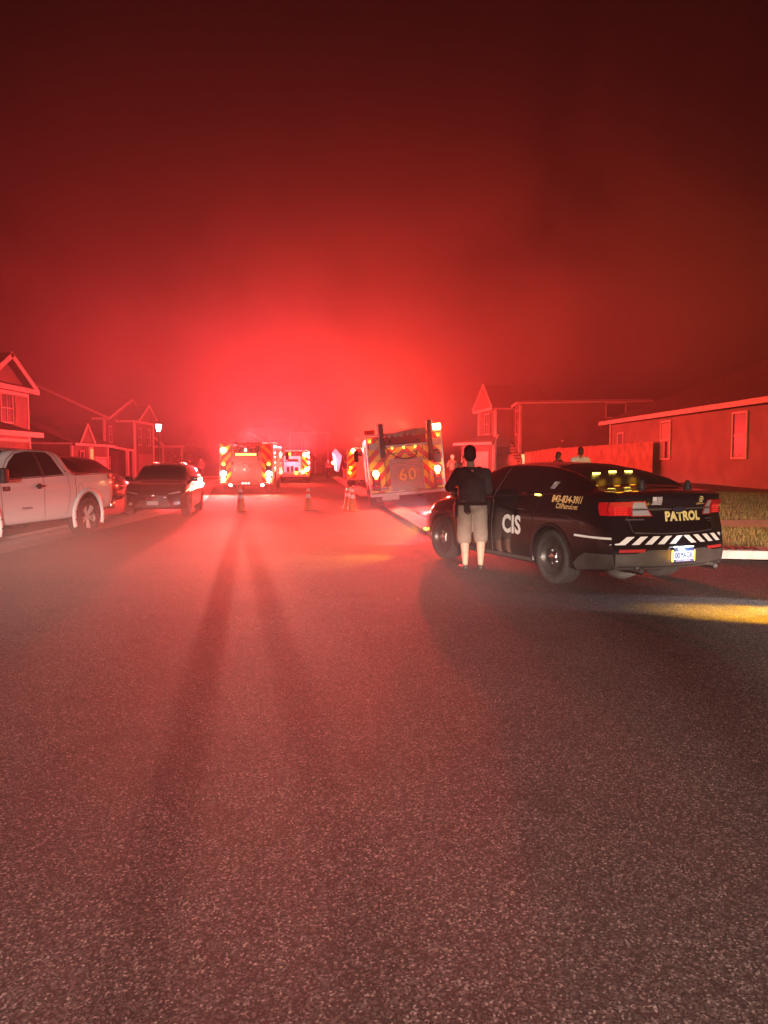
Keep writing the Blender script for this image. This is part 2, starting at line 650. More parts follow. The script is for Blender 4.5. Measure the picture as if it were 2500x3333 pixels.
def lawn_grid(name, path, side, dists, m, hf):
    lines = []
    for d in dists:
        q = offset_path(path, side * d)
        lines.append([(p.x, p.y) for p in q])
    P = np.array(lines)
    z = hf(P[..., 0], P[..., 1])
    return grid_mesh(name, np.dstack([P, z]), m)

def rect_lawn():
    # regular grid clipped to the lawn side of the curb
    xs = np.concatenate([np.arange(-12, 24, .4), np.arange(24, 70, 2)])
    ys = np.concatenate([np.arange(10, 50, .4), np.arange(50, 132, 2)])
    X, Y = np.meshgrid(xs, ys)
    Z = lawn_h(X, Y)
    q = np.array([(p.x, p.y) for p in offset_path(right_path, -.72)])
    # inside test: polygon of the lawn
    poly = np.vstack([q, [[-10, 140], [70, 140]]])
    def inside(px, py):
        c = np.zeros(px.shape, bool)
        n = len(poly)
        j = n - 1
        for i in range(n):
            xi, yi = poly[i]
            xj, yj = poly[j]
            if yi != yj:
                t = ((yi > py) != (yj > py)) & (px < (xj - xi) * (py - yi) / (yj - yi) + xi)
                c ^= t
            j = i
        return c
    ins = inside(X, Y)
    vs = np.stack([X, Y, Z], -1).reshape(-1, 3)
    idx = np.arange(X.size).reshape(X.shape)
    ok = (ins[:-1, :-1] & ins[:-1, 1:] & ins[1:, 1:] & ins[1:, :-1])
    f = np.stack([idx[:-1, :-1], idx[:-1, 1:], idx[1:, 1:], idx[1:, :-1]], -1)[ok]
    me = bpy.data.meshes.new('lawn_right')
    me.from_pydata(vs.tolist(), [], f.tolist())
    me.update()
    b = BM()
    b.from_mesh(me)
    bmesh.ops.delete(b, geom=[v for v in b.verts if not v.link_faces], context='VERTS')
    b.to_mesh(me)
    b.free()
    o = link('lawn_right', me, M_lawn, None, True)
    # strip that fills between the curb and the grid
    st = lawn_grid('lawn_edge', right_path, -1, [.78, 1.0, 1.25, 1.5], M_lawn, lambda x, y: lawn_h(x, y) + .002)
    struct(o)
    struct(st)
    return inside

inside_lawn = rect_lawn()
struct(lawn_grid('lawn_left', left_path, 1, [.78, 2, 4, 8, 14, 30, 60], M_lawn, lambda x, y: 0 * x + .072))

# sidewalk parallel to the side street on the right
sw = BM()
for k in range(28):
    x0 = 3.2 + k * 1.5
    q = []
    for (xx, dy) in ((x0, 0), (x0 + 1.488, 0), (x0 + 1.488, 1.25), (x0, 1.25)):
        yy = 16.3 - (xx - 3) * .12 + dy
        q.append((xx, yy, float(lawn_h(np.array([xx]), np.array([yy]))[0]) + .03))
    add_poly(sw, q)
struct(obj('sidewalk', sw, M_concrete))

# driveways on the left
for nm, y0, y1 in (('driveway', 14.2, 20.5), ('driveway', 55, 61), ('driveway', 72, 77)):
    db = BM()
    xe = np.interp((y0 + y1) / 2, lp[:, 1], lp[:, 0]) - .72
    add_box(db, (-23.2, y0, .05), (xe, y1, .128))
    struct(obj(nm, db, M_concrete))

# grass blades on the near right lawn
def blades(n, x0, x1, y0, y1, hgt, name, seed):
    rg = np.random.RandomState(seed)
    x = rg.uniform(x0, x1, n)
    y = rg.uniform(y0, y1, n)
    keep = inside_lawn(x, y)
    # keep the walk clear
    wy = 16.3 - (x - 3) * .12
    keep &= ~((x > 3.2) & (y > wy - .03) & (y < wy + 1.28))
    x, y = x[keep], y[keep]
    z = np.concatenate([lawn_h(x[i:i + 4000], y[i:i + 4000]) for i in range(0, len(x), 4000)])
    n = len(x)
    a = rg.uniform(0, 2 * PI, n)
    h = hgt * rg.uniform(.5, 1.3, n)
    w = rg.uniform(.004, .009, n)
    lx, ly = rg.normal(0, .35, n) * h, rg.normal(0, .35, n) * h
    ca, sa = np.cos(a) * w, np.sin(a) * w
    V = np.empty((n, 3, 3))
    V[:, 0] = np.stack([x - ca, y - sa, z - .01], 1)
    V[:, 1] = np.stack([x + ca, y + sa, z - .01], 1)
    V[:, 2] = np.stack([x + lx, y + ly, z + h], 1)
    me = bpy.data.meshes.new(name)
    me.from_pydata(V.reshape(-1, 3).tolist(), [], np.arange(n * 3).reshape(-1, 3).tolist())
    me.update()
    o = link(name, me, M_blade)
    tag(o, 'short dry grass growing on the lawn beside the right curb', 'grass')
    struct(o, 'stuff')

blades(110000, -1, 12, 11.6, 22, .075, 'grass', 3)

# storm drain at the right corner
t = thing('storm_drain', 'concrete storm drain with dark slotted grate set in the right curb', 'storm drain', (5.55, 12.35, 0), R(-10))
b = BM()
add_box(b, (-.6, -.12, -.02), (.75, .62, .135), bevel=.015)
obj('inlet_frame', b, M_concrete, t)
b = BM()
for k in range(7):
    add_box(b, (-.42 + k * .14, -.02, .12), (-.33 + k * .14, .42, .142))
obj('grate', b, M_dark_metal, t)

# ------------------------------------------------------------------ car bodies
class Shape:
    """a car body as a loft: every keyed value is a function of x (0 = rear bumper, L = nose), y across, z up"""
    def __init__(s, L, keys, rear=None, front=None, kr=.10, kf=.16):
        s.L = L
        s.k = keys
        s.rear = rear or [(0, 0), (2, 0)]
        s.front = front or [(0, 0), (2, 0)]
        s.kr, s.kf = kr, kf
        s.vc, s.cc = {}, {}
        zz = np.linspace(-.2, 2.4, 521)
        s.zz = zz
        s.rt = pchip([a[0] for a in s.rear], [a[1] for a in s.rear], zz)
        s.ft = pchip([a[0] for a in s.front], [a[1] for a in s.front], zz)
        s.W = max(v for _, v in keys['w'])

    def val(s, key, x):
        ck = (key, round(x, 4))
        if ck not in s.vc:
            a = s.k[key]
            s.vc[ck] = float(pchip([p[0] for p in a], [p[1] for p in a], x))
        return s.vc[ck]

    def contour(s, x):
        x = round(x * 250) / 250
        if x not in s.cc:
            s.cc[x] = s.contour_at(x)
        return s.cc[x]

    def contour_at(s, x):
        v = {k: s.val(k, x) for k in s.k}
        w, zb, zs, zt, zr, wr = v['w'], v['zb'], v['zs'], v['zt'], v['zr'], v['wr']
        wt = v.get('wt', .95) * w
        zr = max(zr, zt + .02)
        key = [(0, zb), (w * .78, zb), (w * .93, zb + .015), (w * .975, zb + .08), (w * .995, zb + .5 * (zs - zb)), (w, zs), (w * .99, zs + .3 * (zt - zs)),
               (wt, zt), (wt * .988, zt + .10 * (zr - zt)), ((wt + wr * 1.6) / 2.6, zt + .62 * (zr - zt)), (wr, zr - .14 * min(.3, zr - zt)), (wr * .86, zr - .035 * min(1, (zr - zt) * 4)), (wr * .5, zr), (0, zr + .012)]
        out = []
        n = len(key)
        P = [np.array(p) for p in key]
        for i in range(n - 1):
            p0, p1, p2, p3 = P[max(i - 1, 0)], P[i], P[i + 1], P[min(i + 2, n - 1)]
            for t in (0, .25, .5, .75):
                l = np.linalg.norm(p2 - p1)
                m1 = (p2 - p0) * l / (np.linalg.norm(p2 - p1) + np.linalg.norm(p1 - p0) + 1e-9)
                m2 = (p3 - p1) * l / (np.linalg.norm(p2 - p1) + np.linalg.norm(p3 - p2) + 1e-9)
                q = p1 * (2 * t ** 3 - 3 * t * t + 1) + m1 * (t ** 3 - 2 * t * t + t) * .8 + p2 * (-2 * t ** 3 + 3 * t * t) + m2 * (t ** 3 - t * t) * .8
                out.append(q)
        out.append(P[-1])
        c = np.array(out)
        c[:, 0] = np.maximum(c[:, 0], 0)
        return c

    def deform(s, p):
        x, y, z = p
        t = max(0., 1 - x / .8)
        if t > 0:
            t = t * t * (3 - 2 * t)
            x = x + t * (float(np.interp(z, s.zz, s.rt)) + s.kr * (y / s.W) ** 2 * 1.0)
        t = max(0., 1 - (s.L - x) / .8)
        if t > 0:
            t = t * t * (3 - 2 * t)
            x = x - t * (float(np.interp(z, s.zz, s.ft)) + s.kf * (y / s.W) ** 2)
        return Vector((x, y, z))

    def base_y(s, x, z):
        c = s.contour(min(max(x, .001), s.L - .001))
        k = c[:, 1].argmax()
        seg = c[4:]
        return float(np.interp(z, seg[:, 1], seg[:, 0]))

    def side(s, x, z, sg=1, eps=.004):
        h = .016
        y = s.base_y(x, z)
        P = s.deform((x, sg * y, z))
        a = s.deform((x + h, sg * s.base_y(x + h, z), z))
        b = s.deform((x, sg * s.base_y(x, z + h), z + h))
        n = (a - P).cross(b - P) * -1
        if n.y * sg < 0:
            n = -n
        n.normalize()
        return P + n * eps

    def end(s, y, z, front=False, eps=.004):
        x = s.L if front else 0.
        P = s.deform((x, y, z))
        h = .012
        a = s.deform((x, y + h, z)) - P
        b = s.deform((x, y, z + h)) - P
        n = a.cross(b).normalized()
        if (n.x > 0) != front:
            n = -n
        return P + n * eps

    def top(s, x, y, eps=.004):
        h = .02
        def f(xx, yy):
            c = s.contour(min(max(xx, .001), s.L - .001))
            k = len(c) - 1
            seg = c[::-1]
            # walk from the centre line outwards while y grows
            ys, zs = [seg[0][0]], [seg[0][1]]
            for q in seg[1:]:
                if q[0] <= ys[-1] or q[1] < s.val('zt', xx) - .02:
                    break
                ys.append(q[0])
                zs.append(q[1])
            return s.deform((xx, yy, float(np.interp(abs(yy), ys, zs))))
        P = f(x, y)
        n = (f(x + h, y) - P).cross(f(x, y + h) - P)
        if n.z < 0:
            n = -n
        return P + n.normalized() * eps

    def body_bm(s, nx=64):
        bm = BM()
        xs = np.concatenate([np.linspace(0, .5, 9), np.linspace(.5, s.L - .5, nx)[1:-1], np.linspace(s.L - .5, s.L, 9)])
        rings = []
        for x in xs:
            c = s.contour(min(max(x, .001), s.L - .001))
            full = [(y, z) for y, z in c] + [(-y, z) for y, z in c[-2:0:-1]]
            rings.append([bm.verts.new(s.deform((x, y, z))) for y, z in full])
        n = len(rings[0])
        for a, b in zip(rings, rings[1:]):
            for k in range(n):
                bm.faces.new((a[k], a[(k + 1) % n], b[(k + 1) % n], b[k]))
        # end caps as rows across
        for ring, x in ((rings[0], xs[0]), (rings[-1], xs[-1])):
            c = s.contour(min(max(x, .001), s.L - .001))
            m = len(c)
            cols = 12
            prev = None
            for i in range(m):
                y, z = c[i]
                R_ = ring[i]
                L_ = ring[(n - i) % n]
                row = [L_]
                if y > 1e-4:
                    for q in range(1, cols):
                        yy = -y + 2 * y * q / cols
                        row.append(bm.verts.new(s.deform((x, yy, z))))
                    row.append(R_)
                else:
                    row = [R_] * (cols + 1)
                if prev is not None:
                    for q in range(cols):
                        f = []
                        for v in (prev[q], prev[q + 1], row[q + 1], row[q]):
                            if v not in f:
                                f.append(v)
                        if len(f) > 2:
                            try:
                                bm.faces.new(f)
                            except ValueError:
                                pass
                prev = row
        return bm

    # panels that follow the body
    def side_poly(s, pts, sg=1, eps=.004, step=.09):
        bm = flat_poly(pts)
        slice_bm(bm, step)
        return map_bm(bm, lambda a, b: s.side(a, b, sg, eps))

    def end_poly(s, pts, front=False, eps=.004, step=.09):
        bm = flat_poly(pts)
        slice_bm(bm, step)
        return map_bm(bm, lambda a, b: s.end(a, b, front, eps))

    def top_poly(s, pts, eps=.004, step=.09):
        bm = flat_poly(pts)
        slice_bm(bm, step)
        return map_bm(bm, lambda a, b: s.top(a, b, eps))

    def line(s, pts, sg=1, w=.008, eps=.003, m=None, step=.05, where='side'):
        """thin strip following the body through 2-D points"""
        bm = BM()
        P = []
        for (a, b) in zip(pts, pts[1:]):
            n = max(1, int(math.hypot(b[0] - a[0], b[1] - a[1]) / step))
            for k in range(n):
                P.append((a[0] + (b[0] - a[0]) * k / n, a[1] + (b[1] - a[1]) * k / n))
        P.append(pts[-1])
        prev = None
        for i, p in enumerate(P):
            q0, q1 = P[max(i - 1, 0)], P[min(i + 1, len(P) - 1)]
            d = Vector((q1[0] - q0[0], q1[1] - q0[1])).normalized() * w / 2
            f = {'side': lambda a, b: s.side(a, b, sg, eps), 'end': lambda a, b: s.end(a, b, False, eps), 'front': lambda a, b: s.end(a, b, True, eps), 'top': lambda a, b: s.top(a, b, eps)}[where]
            a = bm.verts.new(f(p[0] - d.y, p[1] + d.x))
            b = bm.verts.new(f(p[0] + d.y, p[1] - d.x))
            if prev:
                bm.faces.new((prev[0], a, b, prev[1]))
            prev = (a, b)
        return bm

def join_bm(*bms):
    out = BM()
    for b in bms:
        me = bpy.data.meshes.new('j')
        b.to_mesh(me)
        b.free()
        out.from_mesh(me)
        bpy.data.meshes.remove(me)
    return out

def cut_body(shape, arches, cavity=None):
    """body mesh with wheel arches (x, z, r) cut from both sides"""
    bm = shape.body_bm()
    bmesh.ops.recalc_face_normals(bm, faces=bm.faces)
    cb = BM()
    for (ax, az, r) in arches:
        for sg in (-1, 1):
            M = Matrix.Translation((ax, sg * (shape.W + .12), az)) @ Matrix.Rotation(R(90) * sg, 4, 'X')
            add_lathe(cb, [(0, 0), (r, 0), (r, .44), (0, .44)], 40, M)
    bmesh.ops.recalc_face_normals(cb, faces=cb.faces)
    me = bpy.data.meshes.new('cut')
    cb.to_mesh(me)
    cb.free()
    me.materials.append(M_plastic)
    co = bpy.data.objects.new('cut', me)
    C.objects.link(co)
    mods = [('BOOLEAN', dict(object=co, operation='DIFFERENCE', solver='EXACT'))]
    if cavity:
        cb = BM()
        add_box(cb, *cavity)
        me2 = bpy.data.meshes.new('cut2')
        cb.to_mesh(me2)
        cb.free()
        c2 = bpy.data.objects.new('cut2', me2)
        C.objects.link(c2)
        mods.append(('BOOLEAN', dict(object=c2, operation='DIFFERENCE', solver='EXACT')))
    out = evaluated(bm, mods)
    bpy.data.objects.remove(co)
    bpy.data.meshes.remove(me)
    if cavity:
        bpy.data.objects.remove(c2)
        bpy.data.meshes.remove(me2)
    out.materials.clear()
    for p in out.polygons:
        p.material_index = 0
    out.polygons.foreach_set('use_smooth', [True] * len(out.polygons))
    try:
        out.set_sharp_from_angle(angle=R(32))
    except Exception:
        pass
    return out

def arch_liner(parent, arches, W, depth=.5):
    """dark liner inside the wheel arches"""
    for (ax, az, r) in arches:
        for sg in (-1, 1):
            bm = BM()
            prev = None
            for k in range(25):
                a = PI * 1.1 * k / 24 - .05 * PI
                o = (ax + (r - .006) * math.cos(a), az + (r - .006) * math.sin(a))
                v = (bm.verts.new((o[0], sg * (W - .035), o[1])), bm.verts.new((o[0], sg * (W - .34), o[1])))
                if prev:
                    bm.faces.new((prev[0], v[0], v[1], prev[1]))
                prev = v
            c = [bm.verts.new((ax + (r - .006) * math.cos(PI * 1.1 * k / 24 - .05 * PI), sg * (W - .34), az + (r - .006) * math.sin(PI * 1.1 * k / 24 - .05 * PI))) for k in range(25)]
            bm.faces.new(c)
            obj('wheel_liner', bm, M_plastic, parent)

def make_wheel(parent, loc, r, w, rim_r, style, sg, rotz=0., rim_mat=None):
    """sg=+1: outer face towards +y"""
    root = bpy.data.objects.new('wheel', None)
    C.objects.link(root)
    root.empty_display_size = .1
    root.parent = parent
    root.location = loc
    root.rotation_euler = (0, 0, rotz)
    M = Matrix.Rotation(R(-90) * sg, 4, 'X')
    b = BM()
    hw = w / 2
    prof = [(rim_r, -hw * .8), (rim_r + .02, -hw), (r - .05, -hw * 1.03), (r - .014, -hw * .88)]
    g = 5
    for k in range(g):
        z0 = -hw * .80 + (hw * 1.6) * k / g
        z1 = -hw * .80 + (hw * 1.6) * (k + 1) / g
        prof += [(r, z0), (r, z1 - .016), (r - .012, z1 - .012), (r - .012, z1 - .004)]
    prof += [(r - .014, hw * .88), (r - .05, hw * 1.03), (rim_r + .02, hw), (rim_r, hw * .8)]
    add_lathe(b, prof, 60, M, close=True)
    # tread blocks: push alternate spokes of the tread in
    for v in b.verts:
        q = M.inverted() @ v.co
        rr = math.hypot(q.x, q.y)
        if rr > r - .006 and abs(q.z) > hw * .25:
            a = int(round((math.atan2(q.y, q.x) / (2 * PI)) * 60))
            if a % 2 == 0:
                f = (r - .012) / rr
                v.co = M @ Vector((q.x * f, q.y * f, q.z))
    obj('tyre', b, M_tyre, root, True)
    b = BM()
    rm = rim_mat or (M_rim_dark if style in ('steel', 'plain') else M_rim_silver)
    if style == 'steel':
        add_lathe(b, [(rim_r * 1.02, hw * .86), (rim_r * .97, hw * .90), (rim_r * .93, hw * .80), (rim_r * .88, hw * .45), (rim_r * .62, hw * .34), (rim_r * .50, hw * .55), (rim_r * .36, hw * .62), (rim_r * .30, hw * .48), (0, hw * .48)], 48, M)
        rim = obj('rim', b, rm, root, True)
        for k in range(8):
            b = BM()
            a = 2 * PI * (k + .5) / 8
            ring = []
            for q in range(14):
                u = 2 * PI * q / 14
                rr = rim_r * .70 + .030 * math.cos(u)
                tt = .024 * math.sin(u)
                ring.append(M @ Vector((rr * math.cos(a) - tt * math.sin(a), rr * math.sin(a) + tt * math.cos(a), hw * (.48 + .0 * math.cos(u)))))
            add_poly(b, ring)
            obj('vent_hole', b, M_plastic, rim)
        b = BM()
        add_lathe(b, [(rim_r * .29, hw * .50), (rim_r * .28, hw * .72), (rim_r * .18, hw * .80), (0, hw * .82)], 24, M)
        for k in range(5):
            a = 2 * PI * k / 5
            add_lathe(b, [(.012, hw * .5), (.012, hw * .72), (0, hw * .75)], 8, M @ Matrix.Translation((rim_r * .37 * math.cos(a), rim_r * .37 * math.sin(a), 0)))
        obj('hub_cap', b, M_chrome, rim, True)
    else:
        add_lathe(b, [(rim_r * 1.02, hw * .86), (rim_r * .96, hw * .92), (rim_r * .92, hw * .80), (rim_r * .90, hw * .1), (0, hw * .1)], 48, M)
        rim = obj('rim', b, M_rim_dark, root, True)
        b = BM()
        ns = 5
        for k in range(ns):
            for d in (-.19, .19):
                a = 2 * PI * k / ns + PI / 2
                p = M @ Vector((rim_r * .22 * math.cos(a + d * 1.2), rim_r * .22 * math.sin(a + d * 1.2), hw * .66))
                q = M @ Vector((rim_r * .93 * math.cos(a + d), rim_r * .93 * math.sin(a + d), hw * .78))
                add_beam(b, p, q, rim_r * .085, .03, (0, sg, 0))
            a0 = 2 * PI * k / ns + PI / 2
            for s0 in (.93,):
                pts = [M @ Vector((rim_r * s0 * math.cos(a0 + d), rim_r * s0 * math.sin(a0 + d), hw * .78)) for d in (-.19, -.06, .06, .19)]
                for u, v in zip(pts, pts[1:]):
                    add_beam(b, u, v, rim_r * .07, .03, (0, sg, 0))
        add_lathe(b, [(rim_r * .20, hw * .5), (rim_r * .20, hw * .72), (0, hw * .74)], 20, M)
        if style == 'alloy':
            add_lathe(b, [(rim_r * 1.0, hw * .90), (rim_r * .95, hw * .93), (rim_r * .93, hw * .84)], 40, M)
        obj('spokes', b, rim_mat or M_rim_silver, rim)
    return root

def quad_lamp(name, parent, bm, m):
    return obj(name, bm, m, parent)

# =================================================================== PATROL CAR
LP = 5.15
patrol = Shape(LP, dict(
    w=[(0, .87), (.08, .925), (.3, .965), (.9, .985), (2.6, .98), (4.2, .965), (4.8, .90), (5.05, .82), (5.15, .72)],
    zb=[(0, .30), (.5, .235), (1.6, .20), (3.4, .20), (4.6, .22), (5.15, .24)],
    zs=[(0, .78), (.5, .82), (1.5, .80), (3.4, .76), (4.6, .70), (5.15, .58)],
    zt=[(0, 1.115), (.25, 1.13), (.9, 1.145), (1.9, 1.085), (3.6, .97), (4.1, .93), (4.7, .83), (5.15, .66)],
    zr=[(0, 1.17), (.12, 1.205), (.4, 1.225), (.60, 1.25), (.90, 1.375), (1.30, 1.475), (1.80, 1.53), (2.3, 1.54), (2.75, 1.525), (3.1, 1.46), (3.5, 1.30), (3.95, 1.06), (4.4, .97), (4.9, .86), (5.15, .74)],
    wr=[(0, .80), (.3, .78), (.60, .72), (1.0, .66), (1.7, .63), (2.6, .61), (3.1, .60), (3.6, .66), (4.0, .72), (4.7, .66), (5.15, .5)],
    wt=[(0, .93), (.5, .955), (1.0, .955), (3.6, .955), (4.2, .93), (5.15, .9)]),
    rear=[(0, .10), (.30, .04), (.36, 0), (.56, 0), (.62, .015), (.76, .03), (.80, .045), (1.02, .075), (1.07, .05), (1.12, .04), (1.6, .10)],
    front=[(0, .05), (.4, 0), (.6, .0), (.8, .10), (1.2, .2)], kr=.20, kf=.30)

pc = thing('patrol_car', 'black patrol sedan with CIS lettering, white tail chevrons and amber lights in its rear window', 'car',
           (0, 0, 0), 0)
# local x runs rear -> nose; world heading is (-.39, .92)
hx, hy = -.414, .910
ang = math.atan2(hy, hx)
RW = Vector((2.23, 9.72, 0))            # ground under the left rear wheel
pc.rotation_euler = (0, 0, ang)
origin = RW - Vector((hx, hy, 0)) * 1.18 + Vector((hy, -hx, 0)) * .84
pc.location = (origin.x, origin.y, 0)
ARP = [(1.18, .35, .39), (4.05, .35, .39)]
bod = link('body', cut_body(patrol, ARP), M_black, pc)
arch_liner(pc, ARP, patrol.W)
for x in (1.18, 4.05):
    for sg in (1, -1):
        make_wheel(pc, (x, sg * .845, .35), .35, .26, .235, 'steel', sg, R(4) * (x > 2))
# arch lips
for (ax, az, r) in ARP:
    for sg in (1, -1):
        b = BM()
        prev = None
        for k in range(33):
            a = R(-12) + R(204) * k / 32
            v = []
            for rr, e in ((r - .002, -.01), (r + .002, .012), (r + .03, .014), (r + .045, .002)):
                xx, zz = ax + rr * math.cos(a), az + rr * math.sin(a)
                zz = max(zz, .245)
                p = patrol.side(xx, max(zz, .30), sg, e)
                v.append(b.verts.new((p.x, p.y, zz)))
            if prev:
                for i in range(3):
                    b.faces.new((prev[i], prev[i + 1], v[i + 1], v[i]))
            prev = v
        obj('wheel_arch', b, M_black, pc, True)

for sg in (1, -1):
    # side glass: one daylight opening split by pillars
    top = [(1.05, 1.165), (1.30, 1.285), (1.62, 1.385), (1.95, 1.435)]
    g = patrol.side_poly([(.98, 1.175), (1.62, 1.14), (1.62, 1.445), (1.30, 1.37), (1.05, 1.265)], sg)
    obj('quarter_window', g, M_glass, pc, True)
    g = patrol.side_poly([(1.67, 1.128), (2.50, 1.075), (2.50, 1.478), (2.2, 1.478), (1.95, 1.468), (1.67, 1.44)], sg)
    obj('rear_door_window', g, M_glass, pc, True)
    g = patrol.side_poly([(2.60, 1.05), (3.62, 1.015), (3.55, 1.08), (3.25, 1.31), (2.98, 1.42), (2.60, 1.472)], sg)
    obj('front_door_window', g, M_glass, pc, True)
    g = join_bm(patrol.line([(1.56, .42), (1.57, .80), (1.45, 1.09), (1.62, 1.40)], sg, .010, .0022), patrol.line([(2.555, .27), (2.56, 1.05), (2.55, 1.46)], sg, .010, .0022),
                patrol.line([(1.56, .42), (1.62, .27), (2.55, .265), (3.50, .265), (3.58, .60), (3.62, 1.0)], sg, .010, .0022))
    obj('door_seam', g, M_plastic, pc)
    obj('door_seam_highlight', join_bm(patrol.line([(2.545, .27), (2.55, .6), (2.53, .85), (2.56, 1.05)], sg, .006, .003), patrol.line([(2.56, 1.06), (2.55, 1.45)], sg, .008, .006)), M_decal_grey, pc)
    obj('window_trim', patrol.line([(1.0, 1.155), (1.6, 1.12), (2.55, 1.06), (3.66, 1.0)], sg, .012, .006), M_chrome, pc)
    for hxp in (1.78, 2.85):
        h = BM()
        p = patrol.side(hxp, .93, sg, .0)
        add_box(h, (p.x - .10, min(p.y, p.y + sg * .045), p.z - .014), (p.x + .10, max(p.y, p.y + sg * .045), p.z + .014), bevel=.01)
        obj('door_handle', h, M_black, pc, True)
    # mirror
    h = BM()
    p = patrol.side(3.42, 1.03, sg, 0)
    add_box(h, (p.x - .08, min(p.y, p.y + sg * .22), p.z - .02), (p.x + .08, max(p.y, p.y + sg * .22), p.z + .13), bevel=.035)
    obj('side_mirror', h, M_black, pc, True)
    # grey lower sill
# rear glass and windshield
obj('rear_window', patrol.top_poly([(.66, -.64), (.66, .64), (1.1, .565), (1.60, .53), (1.60, -.53), (1.1, -.565)]), mat('rear_glass', (.012, .012, .012), .38, spec=.6), pc, True)
obj('windshield', patrol.top_poly([(3.05, -.54), (3.05, .54), (3.5, .60), (3.88, .66), (3.88, -.66), (3.5, -.60)]), M_glass, pc, True)

# three amber lamps behind the rear glass, one in the side glass
for k, yy in enumerate((.42, .16, -.10)):
    b = BM()
    p = patrol.top(1.00, yy, .006)
    add_box(b, (p.x - .015, yy - .052, p.z - .012), (p.x + .015, yy + .052, p.z + .016), bevel=.005)
    q = obj('amber_light', b, M_lit_amber_hot, pc)
    lamp('amber_glow', (p.x - .16, yy, p.z + .06), AMBER, .30, .05, parent=pc)
    
p = patrol.side(1.50, 1.12, 1, .02)
b = BM()
add_box(b, (p.x - .045, p.y - .012, p.z - .012), (p.x + .045, p.y + .006, p.z + .012), bevel=.004)
obj('amber_light', b, M_lit_amber_hot, pc)

# grey bumper wrapping the tail
def bumper_side(sg):
    return patrol.side_poly([(.0, .31), (.70, .25), (.74, .33), (.62, .41), (.45, .475), (.0, .485)], sg, .006, .07)
obj('rear_bumper', join_bm(bumper_side(1), bumper_side(-1),
    patrol.end_poly([(-.84, .305), (.84, .305), (.84, .485), (.60, .488), (.44, .525), (-.44, .525), (-.60, .488), (-.84, .485)], False, .006, .07)), M_bumper, pc, True)
obj('bumper_step', patrol.line([(-.80, .345), (-.3, .335), (.3, .335), (.80, .345)], 1, .012, .012, where='end'), M_plastic, pc)
obj('sill_trim', join_bm(patrol.line([(1.55, .27), (3.6, .26)], 1, .05, .006), patrol.line([(1.55, .27), (3.6, .26)], -1, .05, .006)), M_bumper, pc)
for sg in (1, -1):
    b = BM()
    add_tube(b, [(.0, sg * .58, .295), (.35, sg * .58, .30)], .045, 18, caps=False)
    add_tube(b, [(.0, sg * .58, .295), (.30, sg * .58, .30)], .038, 18, caps=False)
    t_ = obj('exhaust_pipe', b, M_chrome, pc, True)
    b = BM()
    add_tube(b, [(.03, sg * .58, .296), (.3, sg * .58, .30)], .037, 18)
    obj('pipe_bore', b, M_plastic, t_)
    obj('bumper_reflector', patrol.end_poly([(sg * .80, .505), (sg * .50, .505), (sg * .47, .54), (sg * .80, .54)], False, .009), M_reflector, pc)
b = BM()
add_tube(b, [(.35, .3, .27), (.55, .35, .22), (.9, .35, .21)], [.06, .11, .11], 12)
obj('muffler', b, M_steel, pc, True)

# tail lamps wrap the corner
for sg in (1, -1):
    li = lambda v: sg * (v if sg > 0 else v + .10 * min(1, max(0, (.61 - v) / .2)))
    tl = join_bm(patrol.side_poly([(.0, .925), (.0, 1.085), (.17, 1.075), (.10, .925)], sg, .006, .05),
                 patrol.end_poly([(sg * .88, .925), (sg * .60, .925), (sg * .64, 1.09), (sg * .88, 1.085)], False, .006, .05))
    tlo = obj('tail_light', tl, M_lens_red, pc, True)
    obj('lens_rim', patrol.end_poly([(li(.615), .915), (li(.345), .915), (li(.46), 1.095), (li(.645), 1.095)], False, .004, .05), M_reflector, tlo, True)
    obj('reverse_lens', patrol.end_poly([(li(.60), 1.005), (li(.415), 1.005), (li(.47), 1.082), (li(.61), 1.082)], False, .008, .05), M_lens_clear, tlo, True)
    obj('reverse_lens', patrol.end_poly([(li(.60), .925), (li(.37), .925), (li(.41), .985), (li(.60), .985)], False, .008, .05), M_lens_clear, tlo, True)
    g = BM()
    for k in range(6):
        for j in range(5):
            yy, zz = sg * (.675 + .026 * k), .94 + .023 * j
            p = patrol.end(yy, zz, False, .009)
            if yy * sg < .87:
                add_box(g, (p.x - .003, p.y - .009, p.z - .007), (p.x + .003, p.y + .009, p.z + .007))
    obj('lens_facet', g, mat('lens_facet', (.9, .06, .05), .1, emit=(1, .03, .02), es=.10), tlo)
obj('trunk_trim', patrol.line([(-.60, .997), (.60, .997)], 1, .022, .010, where='end'), mat('satin_trim', (.16, .14, .13), .3, .6), pc)
# oval maker's emblem
b = flat_poly([(.105 * math.cos(2 * PI * k / 28), .043 * math.sin(2 * PI * k / 28) + .995) for k in range(28)])
slice_bm(b, .06)
em = obj('emblem', map_bm(b, lambda a, c: patrol.end(a - .02, c, False, .020)), M_chrome, pc)
b = flat_poly([(.094 * math.cos(2 * PI * k / 28), .034 * math.sin(2 * PI * k / 28) + .995) for k in range(28)])
slice_bm(b, .06)
obj('emblem_field', map_bm(b, lambda a, c: patrol.end(a - .02, c, False, .023)), mat('emblem_field', (.03, .03, .05), .3), em)

def on_end(shape, body, size, y, z, off=0., shear=0., eps=.009, m=M_decal_white, name='lettering', parent=None, front=False, spacing=1., sx=1.):
    """text on the tail, read from behind: +text x runs towards -y"""
    bm = text_bm(body, size, off, shear, spacing=spacing)
    slice_bm(bm, .08)
    s_ = -1 if not front else 1
    obj(name, map_bm(bm, lambda a, b: shape.end(y + s_ * a * sx, z + b, front, eps)), m, parent)

